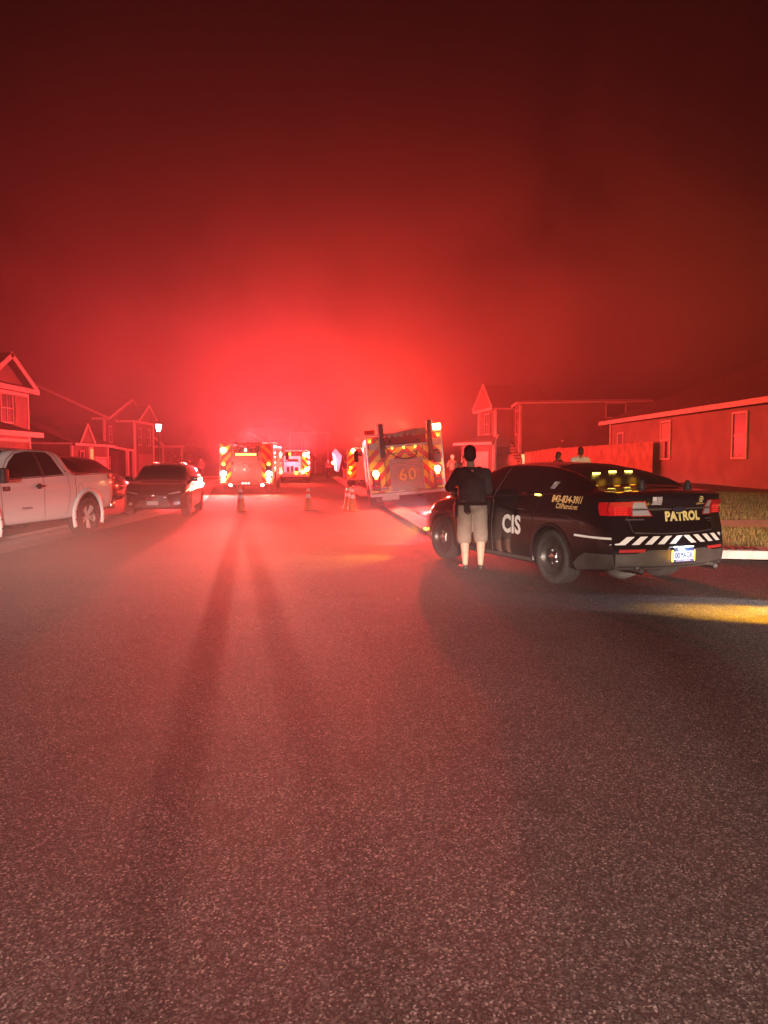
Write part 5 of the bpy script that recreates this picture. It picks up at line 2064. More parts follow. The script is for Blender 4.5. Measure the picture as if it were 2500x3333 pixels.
# ---------- faint houses in the smoke
def far_house(label, x0, x1, y, ze, gx0, gx1, zp, deep=10, wins=(), low=None):
    t = thing('house', label, 'house', ((x0 + x1) / 2, y, 0))
    wall_prism(t, [(x0, y), (x1, y), (x1, y + deep), (x0, y + deep)], 0, ze, SID_C)
    b = BM()
    slab(b, [(x0 - .4, y - .4, ze), (x1 + .4, y - .4, ze), (x1 + .4, y + deep / 2, ze + 2.2), (x0 - .4, y + deep / 2, ze + 2.2)], .12)
    slab(b, [(x0 - .4, y + deep + .4, ze), (x1 + .4, y + deep + .4, ze), (x1 + .4, y + deep / 2, ze + 2.2), (x0 - .4, y + deep / 2, ze + 2.2)], .12)
    gm = (gx0 + gx1) / 2
    for a in (gx0 - .3, gx1 + .3):
        slab(b, [(a, y - .7, ze), (gm, y - .7, zp), (gm, y + 4, zp), (a, y + 4, ze)], .1)
    obj('roof', b, M_roof, t, world=True)
    b = BM()
    add_prism(b, [(gx0, y - .3, ze - .02), (gx1, y - .3, ze - .02), (gm, y - .3, zp - .2)], (0, .29, 0))
    obj('gable_wall', b, SID_C, t, world=True)
    trim(t, [((gx0 - .35, y - .74, ze - .06), (gm, y - .74, zp - .06)), ((gx1 + .35, y - .74, ze - .06), (gm, y - .74, zp - .06)), ((x0 - .4, y - .45, ze - .08), (x1 + .4, y - .45, ze - .08))], .30, .06, 'rake_board', (0, -1, 0))
    corner_posts(t, [(x0, y), (gx0, y - .02), (gx1, y - .02), (x1, y)], 0, ze, .2)
    W = Wall((x0, y), (x1, y), 1)
    for u, z in wins:
        window(t, W, u, z, .9, 1.5, (2, 2), .3)
    b = BM()
    W.box(b, (x1 - x0) * .55, (x1 - x0) * .9, .05, 2.3, .004, .05)
    obj('garage_door', b, M_decal_grey, t, world=True)
    return t

far_house('far two storey house faint in the smoke, above the gap between the engines', -15.6, -7.4, 102, 5.4, -12.4, -9.1, 6.6, 10, ((1.1, 3.0), (4.2, 3.2)))
far_house('far house with only its pointed peak faint in the smoke above the left lane engine', -23.5, -17.5, 116, 4.6, -23, -18.2, 6.3, 9, ((1.5, 2.6),))
far_house('far low house faint in the smoke between the street lamp and the left lane engine', -30.5, -23.6, 90, 3.4, -29.5, -25.8, 5.4, 8, ((2.5, 1.2),))
far_house('far low house faint behind engine 60 at the end of the street', -4.5, 6, 122, 3.2, -2, 2, 5.2, 9, ((2.5, 1.2),))

# ---------- right: two storey house behind the fence
h = thing('house', 'two storey house behind the wooden fence with narrow pointed bay and long plain wall', 'house', (13, 57, 0))
A_, B_, C_, D_, E_ = (7.44, 60.5), (8.10, 56.2), (9.42, 56.4), (9.36, 53.0), (17.5, 51.6)
gz = .3
wall_prism(h, [D_, E_, (18.6, 60), (9.6, 62)], gz, 5.55, SID_C, 'wall')
wall_prism(h, [A_, B_, C_, (9.7, 62), (7.6, 62)], gz + 2.3, 5.40, SID_C, 'bay_wall')
wm = Wall(D_, E_, 1)
wbay = Wall(A_, B_, 1)
wcd = Wall(C_, D_, 1)
trim(h, [(wm.P(-.3, 5.60, .25), wm.P(wm.len + .4, 5.62, .25))], .20, .06, 'eave_board', wm.n)
trim(h, [(wcd.P(0, 5.50, .2), wcd.P(wcd.len + .2, 5.60, .2))], .18, .06, 'eave_board', wcd.n)
wbc = Wall(B_, C_, 1)
trim(h, [(wbc.P(-.2, 5.45, .12), wbc.P(wbc.len, 5.45, .12))], .20, .06, 'eave_board', wbc.n)
trim(h, [(wbay.P(-.4, 5.40, .35), wbay.P(wbay.len + .3, 5.40, .35))], .20, .06, 'eave_board', wbay.n)
corner_posts(h, [D_, B_, A_], gz, 5.4, .16)
b = BM()
pk = wbay.P(wbay.len / 2, 7.35, .3)
l_, r_ = wbay.P(-.5, 5.50, .4), wbay.P(wbay.len + .4, 5.50, .4)
add_prism(b, [l_, r_, pk], tuple(-wbay.n * .1))
obj('gable_wall', b, SID_G, h, world=True)
b = BM()
back = Vector((4.2, .6, 0))
slab(b, [r_, pk, pk + back, r_ + back], .08)
slab(b, [l_, pk, pk + back, l_ + back], .08)
# low hip roof over the main block: barely rises above the eave from the street
slab(b, [(9.0, 52.6, 5.66), (17.9, 51.2, 5.68), (15.6, 56.6, 6.05), (11.6, 57.2, 6.05)], .06)
slab(b, [(19, 60.4, 5.68), (9.2, 62.4, 5.66), (11.6, 57.2, 6.05), (15.6, 56.6, 6.05)], .06)
obj('roof', b, M_roof, h, world=True)
trim(h, [(l_, pk), (r_, pk)], .16, .06, 'rake_board', wbay.n)
window(h, wbay, wbay.len * .52, 3.65, 1.2, 1.45, (2, 2), .3)
window(h, wcd, 1.9, 3.5, 1.0, 1.6, (1, 2), .35)
window(h, wm, 6.3, 4.55, 1.2, .9, (1, 1), 0, bars=False)
window(h, wm, 3.6, 1.0, 1.15, .9, (1, 1), 0, bars=False)
window(h, wm, .9, 1.0, 1.7, 1.05, (2, 1), 0, lit_=True)
b = BM()
wm.box(b, 2.75, 2.9, 2.9, 3.05, .002, .08)
obj('utility_box', b, M_trim, h, world=True)
b = BM()
wm.box(b, .55, 1.0, 1.05, 1.6, .012, .05)
wm.box(b, 1.25, 1.32, 1.05, 1.8, .012, .05)
obj('window_clutter', b, M_shutter, h, world=True)
# garage / porch roof in front of the bay
GA = [(5.9, 58.6), (7.9, 55.6), (8.2, 60), (6.4, 62)]
wall_prism(h, GA, gz, 2.75, SID_C, 'garage_wall')
wga = Wall(GA[0], GA[1], 1)
b = BM()
slab(b, [wga.P(-.5, 2.95, .4), wga.P(wga.len + .3, 2.95, .4), (8.4, 56.3, 3.55), (7.2, 61, 3.55)], .1)
obj('garage_roof', b, M_roof, h, world=True)
trim(h, [(wga.P(-.5, 2.88, .42), wga.P(wga.len + .3, 2.88, .42)), ((7.9, 55.5, 2.95), (8.3, 56.0, 3.5))], .20, .06, 'eave_board', wga.n)
b = BM()
wga.box(b, .5, wga.len - .5, gz, 2.3, .004, .05)
obj('garage_door', b, M_trim, h, world=True)
corner_posts(h, [GA[1]], gz, 2.8, .14)

# ---------- flag leaning from its pole beside that house
t = thing('flag_pole', 'drooping striped flag on a leaning pole beside the plain wall of the two storey house', 'flag', (9.2, 51.4, .2))
b = BM()
add_tube(b, [(0, 0, 1.55), (-.75, -.2, 2.75)], .03, 8)
add_tube(b, [(0, 0, 0), (0, 0, 1.6)], .035, 8)
obj('pole', b, M_dark_metal, t)
P = np.zeros((6, 14, 3))
for i in range(6):
    for j in range(14):
        s_ = j / 13
        P[i, j] = (-.70 + .62 * s_ - .03 * i, -.18 + .16 * s_ + .05 * math.sin(i * 1.7 + j), 2.66 - 1.02 * s_ - .10 * i - .06 * math.sin(j * 1.1))
fm = mat('flag_cloth', (.5, .1, .1), .8)
co_ = coords(fm)
wv = N(fm, 'ShaderNodeTexWave', wave_type='BANDS', bands_direction='Z')
wv.inputs['Scale'].default_value = 1.6
L(fm, co_, wv.inputs['Vector'])
rr_ = ramp(fm, wv.outputs['Fac'], [(.48, (.45, .03, .03)), (.52, (.7, .68, .66))])
L(fm, rr_.outputs[0], pbsdf(fm).inputs['Base Color'])
grid_mesh('flag', P, fm, t)

# ---------- right: single storey house along the side lawn
h = thing('house', 'single storey lap sided house with three narrow windows, at the right edge', 'house', (17, 30, .6))
G0, G1 = (12.40, 42.0), (13.9, 17.0)
wG = Wall(G0, G1, 1)
relief_wall(h, wG, [G0, G1, (24, 17.6), (22.5, 42.6)], .3, 3.55, SID_G, 'wall', 'lap', .19)
wGo = wG
wG = wG.shifted(.034)
ev = 3.72
b = BM()
e0, e1_ = wG.P(-.5, ev, .45), wG.P(wG.len + .5, ev, .45)
rg0, rg1 = Vector((18.0, 36.6, 6.35)), Vector((18.9, 22.5, 6.35))
f0, f1 = Vector((23.2, 43.2, ev)), Vector((24.7, 17.0, ev))
slab(b, [e0, e1_, rg1, rg0], .12)
slab(b, [e0, rg0, f0], .12)
slab(b, [e1_, f1, rg1], .12)
slab(b, [f0, rg0, rg1, f1], .12)
obj('roof', b, M_roof, h, world=True)
trim(h, [(wG.P(-.55, ev - .08, .50), wG.P(wG.len + .5, ev - .08, .50))], .20, .05, 'gutter', wG.n)
trim(h, [(wG.P(-.05, .4, .03), wG.P(-.05, 3.6, .03))], .12, .05, 'corner_board', wG.n)
def at_px(px, W=wG):
    """distance along the wall of the point seen at picture column px"""
    k = (px - 1250) / 2500
    return (k * W.o.y - W.o.x) / (W.u.x - k * W.u.y)
window(h, wG, at_px(2018), 1.72, .70, 1.30, (1, 2), 0, bars=False)
window(h, wG, at_px(2164), 1.72, .95, 1.62, (1, 2), 0, blind=True)
window(h, wG, at_px(2404), 1.72, .95, 1.62, (1, 2), 0)

# ---------- wooden privacy fence, a run in two legs
def fence_leg(p, q, z0, z1, hgt, t):
    p, q = Vector((p[0], p[1], 0)), Vector((q[0], q[1], 0))
    d = q - p
    n = int(d.length / .145)
    b = BM()
    for k in range(n):
        a = p + d * (k / n)
        c = p + d * ((k + .965) / n)
        zz = z0 + (z1 - z0) * k / n
        hh = hgt + random.uniform(-.012, .012)
        s_ = d.normalized().cross(Vector((0, 0, 1))) * random.uniform(0, .012)
        v = [a + s_, c + s_]
        v = [Vector((x.x, x.y, z)) for z in (zz, zz + hh) for x in v]
        o = d.normalized().cross(Vector((0, 0, 1))) * .02
        vs = [b.verts.new(x) for x in v] + [b.verts.new(x - o) for x in v]
        for f in ((0, 1, 3, 2), (5, 4, 6, 7), (0, 2, 6, 4), (1, 5, 7, 3), (2, 3, 7, 6), (0, 4, 5, 1)):
            b.faces.new([vs[i] for i in f])
    obj('fence_boards', b, M_fence, t, world=True)
    for k in range(int(d.length / 2.4) + 1):
        a = p + d * (k * 2.4 / d.length) - d.normalized().cross(Vector((0, 0, 1))) * .08
        zz = z0 + (z1 - z0) * (k * 2.4 / d.length)
        b = BM()
        add_box(b, (a.x - .05, a.y - .05, zz), (a.x + .05, a.y + .05, zz + hgt + .06))
        obj('post', b, M_fence, t, world=True)

t = thing('wooden_fence', 'tall wooden privacy fence running between the two houses on the right', 'fence', (11, 48, 0))
fence_leg((8.3, 59.5), (10.85, 47.3), .0, .50, 1.93, t)
fence_leg((10.85, 47.3), (12.35, 35.4), .52, .62, 1.86, t)

# =================================================================== STREET LAMP, SHRUB
lx, ly = -14.75, 50.5
t = thing('street_lamp', 'lit street lamp with a bright tapered lantern on a black pole at the left', 'street lamp', (lx, ly, .1))
b = BM()
add_lathe(b, [(.14, 0), (.13, .35), (.08, .5), (.055, .8), (.05, 3.35), (.09, 3.4), (.10, 3.46), (0, 3.46)], 14)
obj('pole', b, M_dark_metal, t, True)
b = BM()
add_lathe(b, [(.12, 3.47), (.21, 3.86), (.17, 3.90), (0, 3.92)], 8)
obj('lantern', b, M_lit_street, t)
b = BM()
add_lathe(b, [(.22, 3.885), (.14, 4.0), (.04, 4.07), (.02, 4.14), (0, 4.14)], 8)
obj('lantern_cap', b, M_dark_metal, t)
lamp('lantern_glow', (0, 0, 3.70), (.90, 1, .90), 300, .15, parent=t)
for k in range(4):
    pass

def small_tree(name, label, cat, loc, hgt, spread, seed, n=420, leaf=.10):
    rg = random.Random(seed)
    t = thing(name, label, cat, loc)
    b = BM()
    tips = []
    add_tube(b, [(0, 0, 0), (.02, 0, hgt * .35), (.0, .02, hgt * .6)], [.05, .035, .02], 7)
    for k in range(9):
        a = rg.uniform(0, 2 * PI)
        z = hgt * rg.uniform(.25, .6)
        e = Vector((math.cos(a) * spread * rg.uniform(.5, 1), math.sin(a) * spread * rg.uniform(.5, 1), z + hgt * rg.uniform(.1, .4)))
        mid = Vector((e.x * .5, e.y * .5, (z + e.z) / 2 + .05))
        add_tube(b, [(0, 0, z), mid, e], [.02, .014, .006], 5)
        tips += [mid, e, (mid + e) / 2]
    obj('trunk', b, M_bark, t)
    b = BM()
    for k in range(n):
        c = rg.choice(tips) + Vector((rg.gauss(0, .14), rg.gauss(0, .14), rg.gauss(0, .12)))
        d = Vector((rg.gauss(0, 1), rg.gauss(0, 1), rg.gauss(0, 1))).normalized()
        e = d.cross(Vector((rg.gauss(0, 1), rg.gauss(0, 1), rg.gauss(0, 1)))).normalized()
        s_ = leaf * rg.uniform(.6, 1.3)
        add_poly(b, [c - d * s_, c + e * s_ * .4, c + d * s_, c - e * s_ * .4])
    obj('foliage', b, M_leaf, t)
    return t

small_tree('young_tree', 'small bare looking young tree beside the street lamp, behind the dark crossover', 'tree', (-15.2, 57.5, .1), 2.5, 1.3, 5)

# =================================================================== TRAFFIC CONES
def make_cone():
    t = thing('traffic_cone', 'orange traffic cone with two white bands, alone in front of the left lane engine', 'traffic cone', (0, 0, 0), 0, 'traffic cones across the road')
    H = .80
    b = BM()
    add_box(b, (-.20, -.20, 0), (.20, .20, .03), bevel=.012)
    obj('base', b, M_cone, t)
    b = BM()
    r = lambda z: .145 - (.145 - .030) * (z - .03) / (H - .03)
    add_lathe(b, [(.165, .03), (.150, .045)] + [(r(z), z) for z in np.linspace(.06, H, 10)] + [(.015, H + .004)], 28)
    obj('cone_body', b, M_cone, t, True)
    for z0, z1 in ((.40, .52), (.60, .70)):
        b = BM()
        add_lathe(b, [(r(z0) + .003, z0), (r(z1) + .003, z1)], 28)
        obj('reflective_band', b, M_cone_band, t, True)
    return t

cone = make_cone()
for k, (x, y, rz, lab) in enumerate([
        (-4.50, 24.1, .1, 'orange traffic cone with white bands standing alone in front of the left lane engine'),
        (-2.44, 24.7, .4, 'orange traffic cone with white bands in the middle of the road'),
        (-1.00, 24.2, .9, 'orange traffic cone in front of the other one at the right curb, nearer engine 60'),
        (-1.20, 25.5, .3, 'orange traffic cone partly hidden behind the one by the right curb')]):
    c = cone if k == 0 else copy_tree(cone)
    c.location = (x, y, 0)
    c.rotation_euler = (0, 0, rz)
    c['label'] = lab

# =================================================================== PEOPLE
def blob(bm, p, q, r0, r1, n=14, sx=1.):
    """tapered capsule; sx widens it sideways in x"""
    p, q = Vector(p), Vector(q)
    d = q - p
    Ln = d.length
    rot = d.to_track_quat('Z', 'Y').to_matrix().to_4x4() if Ln > 1e-6 else Matrix.Identity(4)
    prof = []
    for k in range(6):
        a = -PI / 2 + PI / 2 * k / 5
        prof.append((max(r0 * math.cos(a), 0), r0 * math.sin(a)))
    for k in range(6):
        a = PI / 2 * k / 5
        prof.append((max(r1 * math.cos(a), 0), Ln + r1 * math.sin(a)))
    prof[0] = (0, -r0)
    prof[-1] = (0, Ln + r1)
    M = Matrix.Translation(p) @ rot
    if sx != 1:
        c = (p + q) / 2
        M = Matrix.Translation(c) @ Matrix.Diagonal((sx, 1, 1, 1)) @ Matrix.Translation(-c) @ M
    add_lathe(bm, prof, n, M)

def ell(bm, c, r, rot=(0, 0, 0), n=18):
    M = Matrix.Translation(c) @ Euler(rot).to_matrix().to_4x4() @ Matrix.Diagonal((r[0], r[1], r[2], 1))
    prof = [(math.cos(-PI / 2 + PI * k / 12), math.sin(-PI / 2 + PI * k / 12)) for k in range(13)]
    prof[0], prof[-1] = (0, -1), (0, 1)
    add_lathe(bm, prof, n, M)

def skin(name, bm, m, parent, vox=.012, smooth=6, noise=0.):
    mods = [('REMESH', dict(mode='VOXEL', voxel_size=vox)), ('SMOOTH', dict(factor=.5, iterations=smooth))]
    me = evaluated(bm, mods)
    if noise:
        from mathutils import noise as nz
        for v in me.vertices:
            p = v.co
            v.co = p + v.normal * noise * nz.noise(Vector((p.x * 9, p.y * 9, p.z * 5)))
    me.materials.clear()
    return link(name, me, m, parent, True)

def person(label, loc, rotz=0., H=1.76, J=None, top=M_navy, bottom=M_khaki, skinm=M_skin, hair=M_hair, shorts=False, sleeves='short', vox=.02, build=1., group=None, cap=None, hair_long=False, hands=False, rot=None):
    """local frame: faces +y, x to its own right. J overrides joint positions (metres, for H = 1.76)"""
    k = H / 1.76
    j = dict(pel=(0, 0, .96), chest=(0, 0, 1.30), neck=(0, .0, 1.49), head=(0, .02, 1.645),
             rs=(.19, 0, 1.44), re=(.25, -.02, 1.15), rh=(.26, .06, .90), ls=(-.19, 0, 1.44), le=(-.25, -.02, 1.15), lh=(-.26, .06, .90),
             rhip=(.10, 0, .92), rk=(.12, .02, .50), ra=(.13, -.01, .09), rt=(.15, .14, .04), lhip=(-.10, 0, .92), lk=(-.12, .02, .50), la=(-.13, -.01, .09), lt=(-.15, .14, .04))
    if J:
        j.update(J)
    j = {a: Vector(v) * k for a, v in j.items()}
    B = build
    t = thing('person', label, 'person', loc, rotz, group, rot)
    b = BM()
    # trunk, neck, head
    blob(b, j['pel'], j['chest'], .125 * k * B, .135 * k * B, sx=1.25)
    blob(b, j['chest'], j['neck'] - Vector((0, 0, .05)), .12 * k * B, .07 * k, sx=1.2)
    blob(b, j['neck'] - Vector((0, 0, .05)), j['head'], .062 * k, .060 * k)
    hd = j['head']
    hs = k * 1.12
    ell(b, hd + Vector((0, -.005, .025)) * hs, (.077 * hs, .097 * hs, .100 * hs))
    ell(b, hd + Vector((0, .025, -.045)) * hs, (.058 * hs, .068 * hs, .070 * hs))
    ell(b, hd + Vector((0, .098, -.012)) * hs, (.013 * hs, .020 * hs, .020 * hs))
    for sx in (-1, 1):
        ell(b, hd + Vector((sx * .078, -.005, -.012)) * hs, (.012 * hs, .020 * hs, .033 * hs))
    for s_ in 'rl':
        sg = 1 if s_ == 'r' else -1
        blob(b, j[s_ + 's'], j[s_ + 'e'], .056 * k * B, .044 * k * B)
        wv_ = j[s_ + 'e'] + (j[s_ + 'h'] - j[s_ + 'e']) * .80
        blob(b, j[s_ + 'e'], wv_, .044 * k * B, .028 * k)
        # hand
        d = (j[s_ + 'h'] - j[s_ + 'e']).normalized()
        side_ = d.cross(Vector((0, 1, 0)))
        if side_.length < .2:
            side_ = Vector((1, 0, 0))
        side_.normalize()
        blob(b, wv_, j[s_ + 'h'], .030 * k, .034 * k)
        blob(b, j[s_ + 'hip'], j[s_ + 'k'], .088 * k * B, .058 * k * B)
        calf = j[s_ + 'k'] + (j[s_ + 'a'] - j[s_ + 'k']) * .28 + Vector((0, -.02, 0))
        blob(b, j[s_ + 'k'], calf, .055 * k * B, .060 * k * B)
        blob(b, calf, j[s_ + 'a'], .060 * k * B, .036 * k * B)
        blob(b, j[s_ + 'a'] - Vector((0, .03, .03)), j[s_ + 't'], .036 * k, .030 * k)
    skin('body', b, skinm, t, vox, 4)
    if hands:
        pass
    # top
    b = BM()
    blob(b, j['pel'] + Vector((0, 0, .07)), j['chest'], .150 * k * B, .150 * k * B, sx=1.25)
    blob(b, j['chest'], j['neck'] - Vector((0, 0, .085)), .145 * k * B, .085 * k, sx=1.25)
    for s_ in 'rl':
        blob(b, (j['chest'] + j[s_ + 's']) / 2 + Vector((0, 0, .06)), j[s_ + 's'] - Vector((0, 0, .03)), .10 * k * B, .074 * k * B)
        blob(b, j['neck'] - Vector((0, 0, .05)), j[s_ + 's'] - Vector((0, 0, .015)), .055 * k, .055 * k)
        e = j[s_ + 'e'] if sleeves == 'long' else j[s_ + 's'] + (j[s_ + 'e'] - j[s_ + 's']) * .92
        blob(b, j[s_ + 's'], e, .076 * k * B, .064 * k * B)
        if sleeves == 'long':
            blob(b, j[s_ + 'e'], j[s_ + 'e'] + (j[s_ + 'h'] - j[s_ + 'e']) * .75, .058 * k * B, .044 * k)
    skin('shirt', b, top, t, vox, 5, .010)
    # bottom
    b = BM()
    blob(b, j['pel'] + Vector((-.05, 0, .02)), j['pel'] + Vector((.05, 0, .02)), .142 * k * B, .142 * k * B)
    for s_ in 'rl':
        if shorts:
            e = j[s_ + 'hip'] + (j[s_ + 'k'] - j[s_ + 'hip']) * 1.10
            blob(b, j[s_ + 'hip'], e, .112 * k * B, .094 * k * B)
        else:
            blob(b, j[s_ + 'hip'], j[s_ + 'k'], .108 * k * B, .082 * k * B)
            blob(b, j[s_ + 'k'], j[s_ + 'a'] + Vector((0, 0, .03)), .082 * k * B, .066 * k * B)
    skin('shorts' if shorts else 'trousers', b, bottom, t, vox, 3, .012)
    # hair or cap
    b = BM()
    ell(b, hd + Vector((0, -.012, .038)) * hs, (.084 * hs, .102 * hs, .096 * hs))
    ell(b, hd + Vector((0, -.030, -.012)) * hs, (.080 * hs, .082 * hs, .082 * hs))
    if hair_long:
        blob(b, hd + Vector((0, -.05, .03)) * k, hd + Vector((0, -.07, -.16)) * k, .085 * k, .05 * k)
    bmesh.ops.bisect_plane(b, geom=b.verts[:] + b.edges[:] + b.faces[:], plane_co=hd + Vector((0, .05, .035)) * k, plane_no=Vector((0, 1, -.95)), clear_outer=True)
    bmesh.ops.holes_fill(b, edges=[e for e in b.edges if e.is_boundary])
    skin('cap' if cap else 'hair', b, cap or hair, t, min(vox, .012), 2)
    # shoes
    for s_ in 'rl':
        b = BM()
        a = j[s_ + 'a']
        blob(b, Vector((a.x, a.y - .03, .045)), Vector((j[s_ + 't'].x, j[s_ + 't'].y, .038)), .046 * k, .040 * k, sx=1.05)
        skin('shoe', b, M_shoe, t, .012, 3)
    return t

# guard beside the patrol car, seen from behind, hand raised to the ear
ox, oy = 1.25, 10.95
off_ = person('person from behind in black shirt and khaki shorts beside the patrol car, hand raised', (ox, oy, 0), R(2), 1.76,
    dict(pel=(.01, 0, .93), chest=(.0, .0, 1.25), neck=(-.01, .0, 1.45), head=(-.03, .02, 1.645), ls=(-.19, -.01, 1.39), le=(-.33, .05, 1.17), lh=(-.155, .13, 1.47),
         rs=(.19, -.01, 1.39), re=(.25, .03, 1.12), rh=(.26, .28, 1.09), rhip=(.115, 0, .90), rk=(.135, .01, .50), ra=(.135, 0, .09), rt=(.18, .16, .04),
         lhip=(-.10, 0, .90), lk=(-.10, .01, .49), la=(-.085, 0, .09), lt=(-.12, .16, .04)),
    M_navy, M_khaki, M_skin, M_hair, True, 'short', .0105, 1.08)
# fingers of the raised hand, curled round a phone at the ear
hb = Vector((-.155, .13, 1.47))
b = BM()
for k in range(4):
    base = hb + Vector((.018 + .002 * k, .035 - .020 * k, .035))
    mid = base + Vector((.012, .004, .038 - .004 * abs(k - 1.5)))
    tip = mid + Vector((.026, .004, .010))
    blob(b, base, mid, .0098, .009, 10)
    blob(b, mid, tip, .009, .0078, 10)
blob(b, hb + Vector((.0, .03, .0)), hb + Vector((.03, .05, .045)), .012, .0095, 10)
blob(b, hb + Vector((-.005, -.015, -.02)), hb + Vector((.008, .02, .035)), .028, .030, 12)
skin('raised_hand', b, M_skin, off_, .005, 2)
b = BM()
add_box(b, (-.128, .09, 1.505), (-.118, .16, 1.62), bevel=.004)
obj('phone', b, M_plastic, off_)
# fingers of the lowered hand
hb = Vector((.26, .28, 1.09))
b = BM()
for k in range(4):
    base = hb + Vector((-.020 + .014 * k, .03, .004))
    mid = base + Vector((0, .036 - .004 * abs(k - 1.5), -.006))
    tip = mid + Vector((0, .018, -.020))
    blob(b, base, mid, .0095, .0088, 10)
    blob(b, mid, tip, .0088, .0076, 10)
blob(b, hb + Vector((-.03, .0, .0)), hb + Vector((-.045, .045, -.01)), .012, .009, 10)
skin('lowered_hand', b, M_skin, off_, .005, 2)
# collar, belt and what hangs from it
b = BM()
add_lathe(b, [(.072, 1.435), (.068, 1.475), (.074, 1.475), (.082, 1.435)], 20, Matrix.Translation((-.012, .005, 0)) @ Matrix.Diagonal((1.0, 1.0, 1, 1)), close=True)
obj('collar', b, M_navy, off_, True)
b = BM()
add_lathe(b, [(.158, .935), (.162, .94), (.162, .985), (.158, .99)], 32, Matrix.Translation((.01, 0, 0)) @ Matrix.Diagonal((1.36, 1.03, 1, 1)), close=True)
belt = obj('belt', b, M_leather, off_, True)
b = BM()
add_box(b, (-.255, -.09, .76), (-.205, .02, .96), bevel=.018)
add_box(b, (-.250, -.11, .90), (-.210, -.05, 1.03), bevel=.014)
obj('holster', b, M_leather, belt)
b = BM()
add_box(b, (-.135, -.215, .84), (-.055, -.165, .975), bevel=.016)
add_lathe(b, [(.030, -.012), (.044, -.012), (.044, .012), (.030, .012)], 18, Matrix.Translation((-.085, -.20, .86)) @ Matrix.Rotation(R(90), 4, 'X'), close=True)
obj('cuff_pouch', b, M_leather, belt)
b = BM()
add_box(b, (.215, -.05, .80), (.265, .02, .98), bevel=.014)
add_tube(b, [(.24, -.01, .97), (.24, -.01, 1.12)], .007, 6)
add_tube(b, [(.25, -.04, .83), (.275, -.07, .74), (.245, -.06, .72)], .006, 6)
obj('radio', b, M_leather, belt)

def far_person(*a, **k):
    return person(*a, vox=.022, **k)

CROSS = dict(le=(-.27, .02, 1.17), lh=(.08, .20, 1.18), re=(.27, .02, 1.17), rh=(-.08, .22, 1.15))
far_person('dark clothed person standing with folded arms in the far street, left of the other two', (-4.75, 66, .0), R(180), 1.72, CROSS, M_navy, M_navy, M_skin)
far_person('person in dark shirt and shorts walking beside the lit open engine door', (-3.1, 62, .0), R(10), 1.76,
           dict(rk=(.10, .10, .50), ra=(.12, -.05, .10), lk=(-.12, .05, .5)), M_navy, M_grey_cloth, M_skin, shorts=True)
far_person('person in pale clothes standing close to the left side of engine 60', (-1.62, 53, .0), R(-20), 1.80, dict(rh=(.16, .3, 1.15), re=(.24, .04, 1.14)), M_grey_cloth, M_white_cloth, M_skin)
far_person('person in a white cap and dark jacket on the lawn just right of engine 60', (3.25, 36.5, .2), R(30), 1.66, CROSS, M_grey_cloth, M_navy, M_skin, cap=M_white_cloth)
far_person('shorter dark haired person, only the head showing over the patrol car roof', (4.50, 19.9, .33), R(-60), 1.46, None, M_navy, M_navy, M_skin_dark, hair_long=True)
far_person('person with dark hair in a white shirt seen over the roof of the patrol car', (4.97, 19.5, .30), R(-8), 1.60, dict(re=(.30, .10, 1.16), rh=(.14, .30, 1.20)), M_white_cloth, M_navy, M_skin_dark)
far_person('person faint in the smoke beyond the roof of the dark crossover, left one of two', (-14.9, 59, .1), R(180), 1.64, None, M_navy, M_navy, M_skin)
far_person('person faint in the smoke beyond the roof of the dark crossover, right one of two', (-12.6, 53, .1), R(160), 1.70, CROSS, M_grey_cloth, M_navy, M_skin)

# small cooler on the lawn left of the guard
t = thing('cooler_box', 'small purple and white cooler box on the lawn behind the guard in shorts', 'cooler', (2.05, 22.6, .16), R(10))
b = BM()
add_box(b, (-.17, -.12, 0), (.17, .12, .26), bevel=.02)
obj('tub', b, mat('cooler_purple', (.16, .05, .30), .5), t)
b = BM()
add_box(b, (-.18, -.13, .262), (.18, .13, .32), bevel=.02)
obj('lid', b, M_white_cloth, t)

# far amber lamp on a stand in the street
t = thing('warning_lamp_stand', 'small lit amber lamp on a stand in the far street above the standing people', 'warning lamp', (-5.2, 78, 0))
b = BM()
add_tube(b, [(0, 0, 0), (0, 0, 1.35)], .025, 8)
for k in range(3):
    a = 2 * PI * k / 3
    add_tube(b, [(0, 0, .35), (.3 * math.cos(a), .3 * math.sin(a), 0)], .015, 6)
obj('stand', b, M_dark_metal, t)
b = BM()
add_lathe(b, [(0, -.14), (.11, -.10), (.15, 0), (.11, .10), (0, .14)], 14, Matrix.Translation((0, 0, 1.45)))
obj('lamp_head', b, M_lit_warm, t, True)
lamp('lamp_glow', (0, -.35, 1.45), (1, .25, .04), 120, .06, parent=t)

# =================================================================== HAZE AND SMOKE
def volume_mat(name, col, dens, aniso=0.):
    m = bpy.data.materials.new(name)
    m.use_nodes = True
    nt = m.node_tree
    nt.nodes.remove(nt.nodes['Principled BSDF'])
    v = nt.nodes.new('ShaderNodeVolumePrincipled')
    v.inputs['Color'].default_value = (*col, 1)
    v.inputs['Density'].default_value = dens
    v.inputs['Anisotropy'].default_value = aniso
    nt.links.new(v.outputs[0], nt.nodes['Material Output'].inputs['Volume'])
    return m, v

m, v = volume_mat('haze', (.92, .90, .90), .0023, .0)
b = BM()
add_box(b, (-75, -14, -1.06), (75, 150, 9.2))
struct(obj('haze', b, m), 'stuff')

